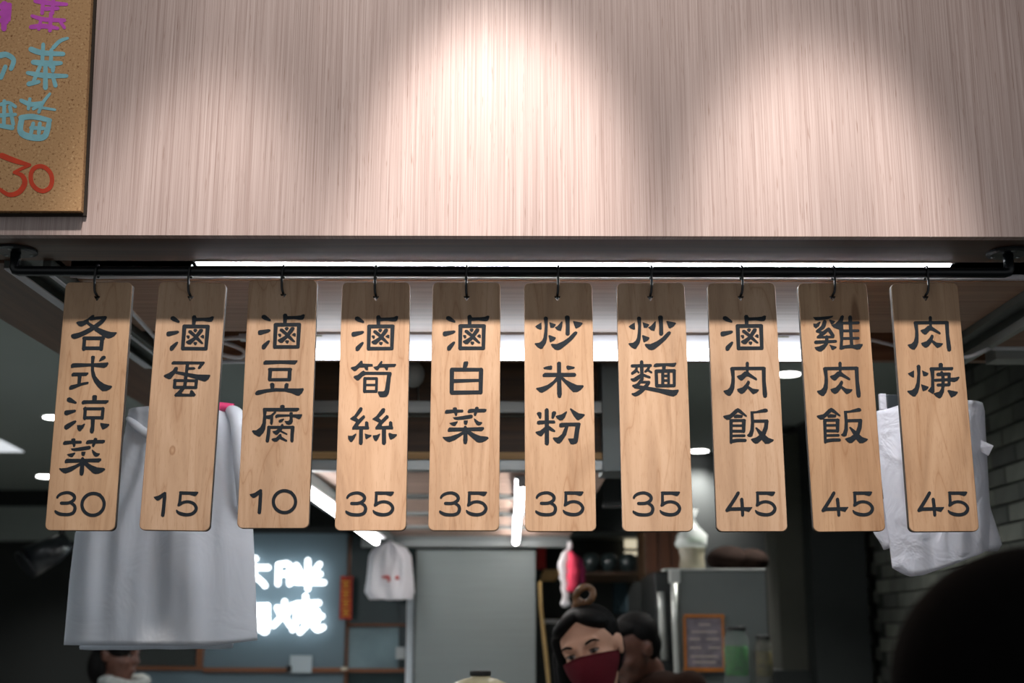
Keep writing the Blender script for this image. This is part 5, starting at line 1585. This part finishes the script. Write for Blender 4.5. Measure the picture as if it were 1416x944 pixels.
# --- man behind her
YM = 4.4
cm = P(874, 896, YM)
RM = head_frame(math.radians(-58), math.radians(6), math.radians(22))
t = thing('person', 'man in a dark brown shirt with head bowed behind the masked woman', 'person', (cm.x, YM, 0))
bm = BM(); add_head(bm, cm, RM, 0.97); V, Z = body_volumes(bm, cm, RM, P(905, 950, YM).z / 0.80, math.radians(-40), 0.93, (0.045, 0.04))
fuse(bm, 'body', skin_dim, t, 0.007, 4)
def HM(p): return cm + RM @ (Vector(p) * 0.93)
bm = BM()
ellipsoid(bm, HM((0, 0.030, 0.050)), (0.077, 0.082, 0.068), RM, 24, 16); ellipsoid(bm, HM((0, 0.060, 0.0)), (0.070, 0.050, 0.064), RM, 24, 16)
ellipsoid(bm, HM((0, -0.03, 0.088)), (0.06, 0.06, 0.024), RM)
fuse(bm, 'hair', hair_m, t, 0.006, 3)
eye_parts(cm, RM, 0.97, t)
garment('brown_shirt', V, Z, 0.97, math.radians(-40), shirt_brown, t, cm, RM)

# --- dark haired person far left, seen in profile
YQ = 5.5
cq = P(163, 905, YQ)
RQ = head_frame(math.radians(75), 0, math.radians(6))
t = thing('person', 'dark haired person with a pale fluffy collar below the large bag bundle', 'person', (cq.x, YQ, 0))
bm = BM(); add_head(bm, cq, RQ, 1.0); V, Z = body_volumes(bm, cq, RQ, cq.z + 0.12, math.radians(60), 0.95)
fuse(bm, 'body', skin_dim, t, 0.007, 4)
bm = BM(); HQ = lambda p: cq + RQ @ Vector(p)
ellipsoid(bm, HQ((0, 0.025, 0.045)), (0.090, 0.096, 0.080), RQ, 24, 16); ellipsoid(bm, HQ((0, 0.06, -0.04)), (0.085, 0.06, 0.10), RQ, 24, 16)
ellipsoid(bm, HQ((-0.03, -0.03, 0.04)), (0.065, 0.055, 0.05), RQ)
fuse(bm, 'hair', hair_m, t, 0.007, 3)
eye_parts(cq, RQ, 1.0, t)
bm = BM()
rr = random.Random(9)
for k in range(16):
    a = k / 16 * 2 * math.pi
    ellipsoid(bm, (cq.x + 0.02 + 0.085 * math.cos(a), YQ + 0.03 + 0.075 * math.sin(a), cq.z - 0.115 + 0.012 * math.sin(a * 2)), (0.034, 0.03, 0.026), u=10, v=8)
fuse(bm, 'fluffy_collar', plain('pale_fleece', srgb(160, 164, 160), 0.95, vary=0.3, scale=90, bump=0.8), t, 0.008, 2)
garment('dark_coat', V, Z, 1.05, math.radians(60), shirt_black, t, cq, RQ)

# --- out of focus head close to the camera
YA = 0.90
ca = P(1440, 968, YA)
RA = head_frame(math.radians(180 - 8), 0, 0)
t = thing('person', 'black haired head of a customer close to the camera, out of focus', 'person', (ca.x, YA, 0))
ca2 = ca + Vector((0, 0, -0.028))
bm = BM(); add_head(bm, ca2, RA, 1.0); V, Z = body_volumes(bm, ca2, RA, ca2.z + 0.12, math.radians(172), 0.95)
fuse(bm, 'body', skin, t, 0.007, 4)
eye_parts(ca2, RA, 1.0, t)
bm = BM(); HA = lambda p: ca2 + RA @ Vector(p)
ellipsoid(bm, HA((0, 0.020, 0.034)), (0.103, 0.110, 0.098), RA, 28, 20)
ellipsoid(bm, HA((0, 0.040, -0.05)), (0.100, 0.085, 0.12), RA, 28, 20)
for sx_ in (-1, 1): capsule(bm, HA((sx_ * 0.082, 0.01, 0.0)), HA((sx_ * 0.088, 0.03, -0.17)), 0.026, 0.03)
capsule(bm, HA((0, 0.07, -0.05)), HA((0, 0.06, -0.20)), 0.06, 0.06)
fuse(bm, 'hair', plain('black_hair_near', srgb(9, 8, 8), 0.85, vary=0.3, scale=80, spec=0.05), t, 0.007, 3)
garment('dark_coat', V, Z, 1.02, math.radians(172), shirt_black, t, ca2, RA)

# ------------------------------------------------------------------ lamp bodies of the three fascia spotlights
for i, (x, w_, a_) in enumerate(SPOTS):
    p = Vector((x, SPOT_Y, SPOT_Z)); d = (Vector((x, 1.917, 1.6 + a_)) - p).normalized()
    t = thing('spotlight', 'black spotlight above the fascia, %s' % ['over the cork board side', 'over the middle signs', 'over the last signs'][i], 'light', tuple(p), 'spotlights washing the fascia')
    bm = BM(); tube(bm, [p - d * 0.06, p + d * 0.02, p + d * 0.07], [0.03, 0.036, 0.036], 18, cap=False); obj('lamp_head', bm, M['black'], t, True)
    bm = BM(); tube(bm, [p - d * 0.03, (p.x, p.y - 0.02, 3.859)], 0.008, 8); obj('stem', bm, M['black'], t)

for o in list(bpy.data.objects):
    if '_abs' in o.keys(): del o['_abs']
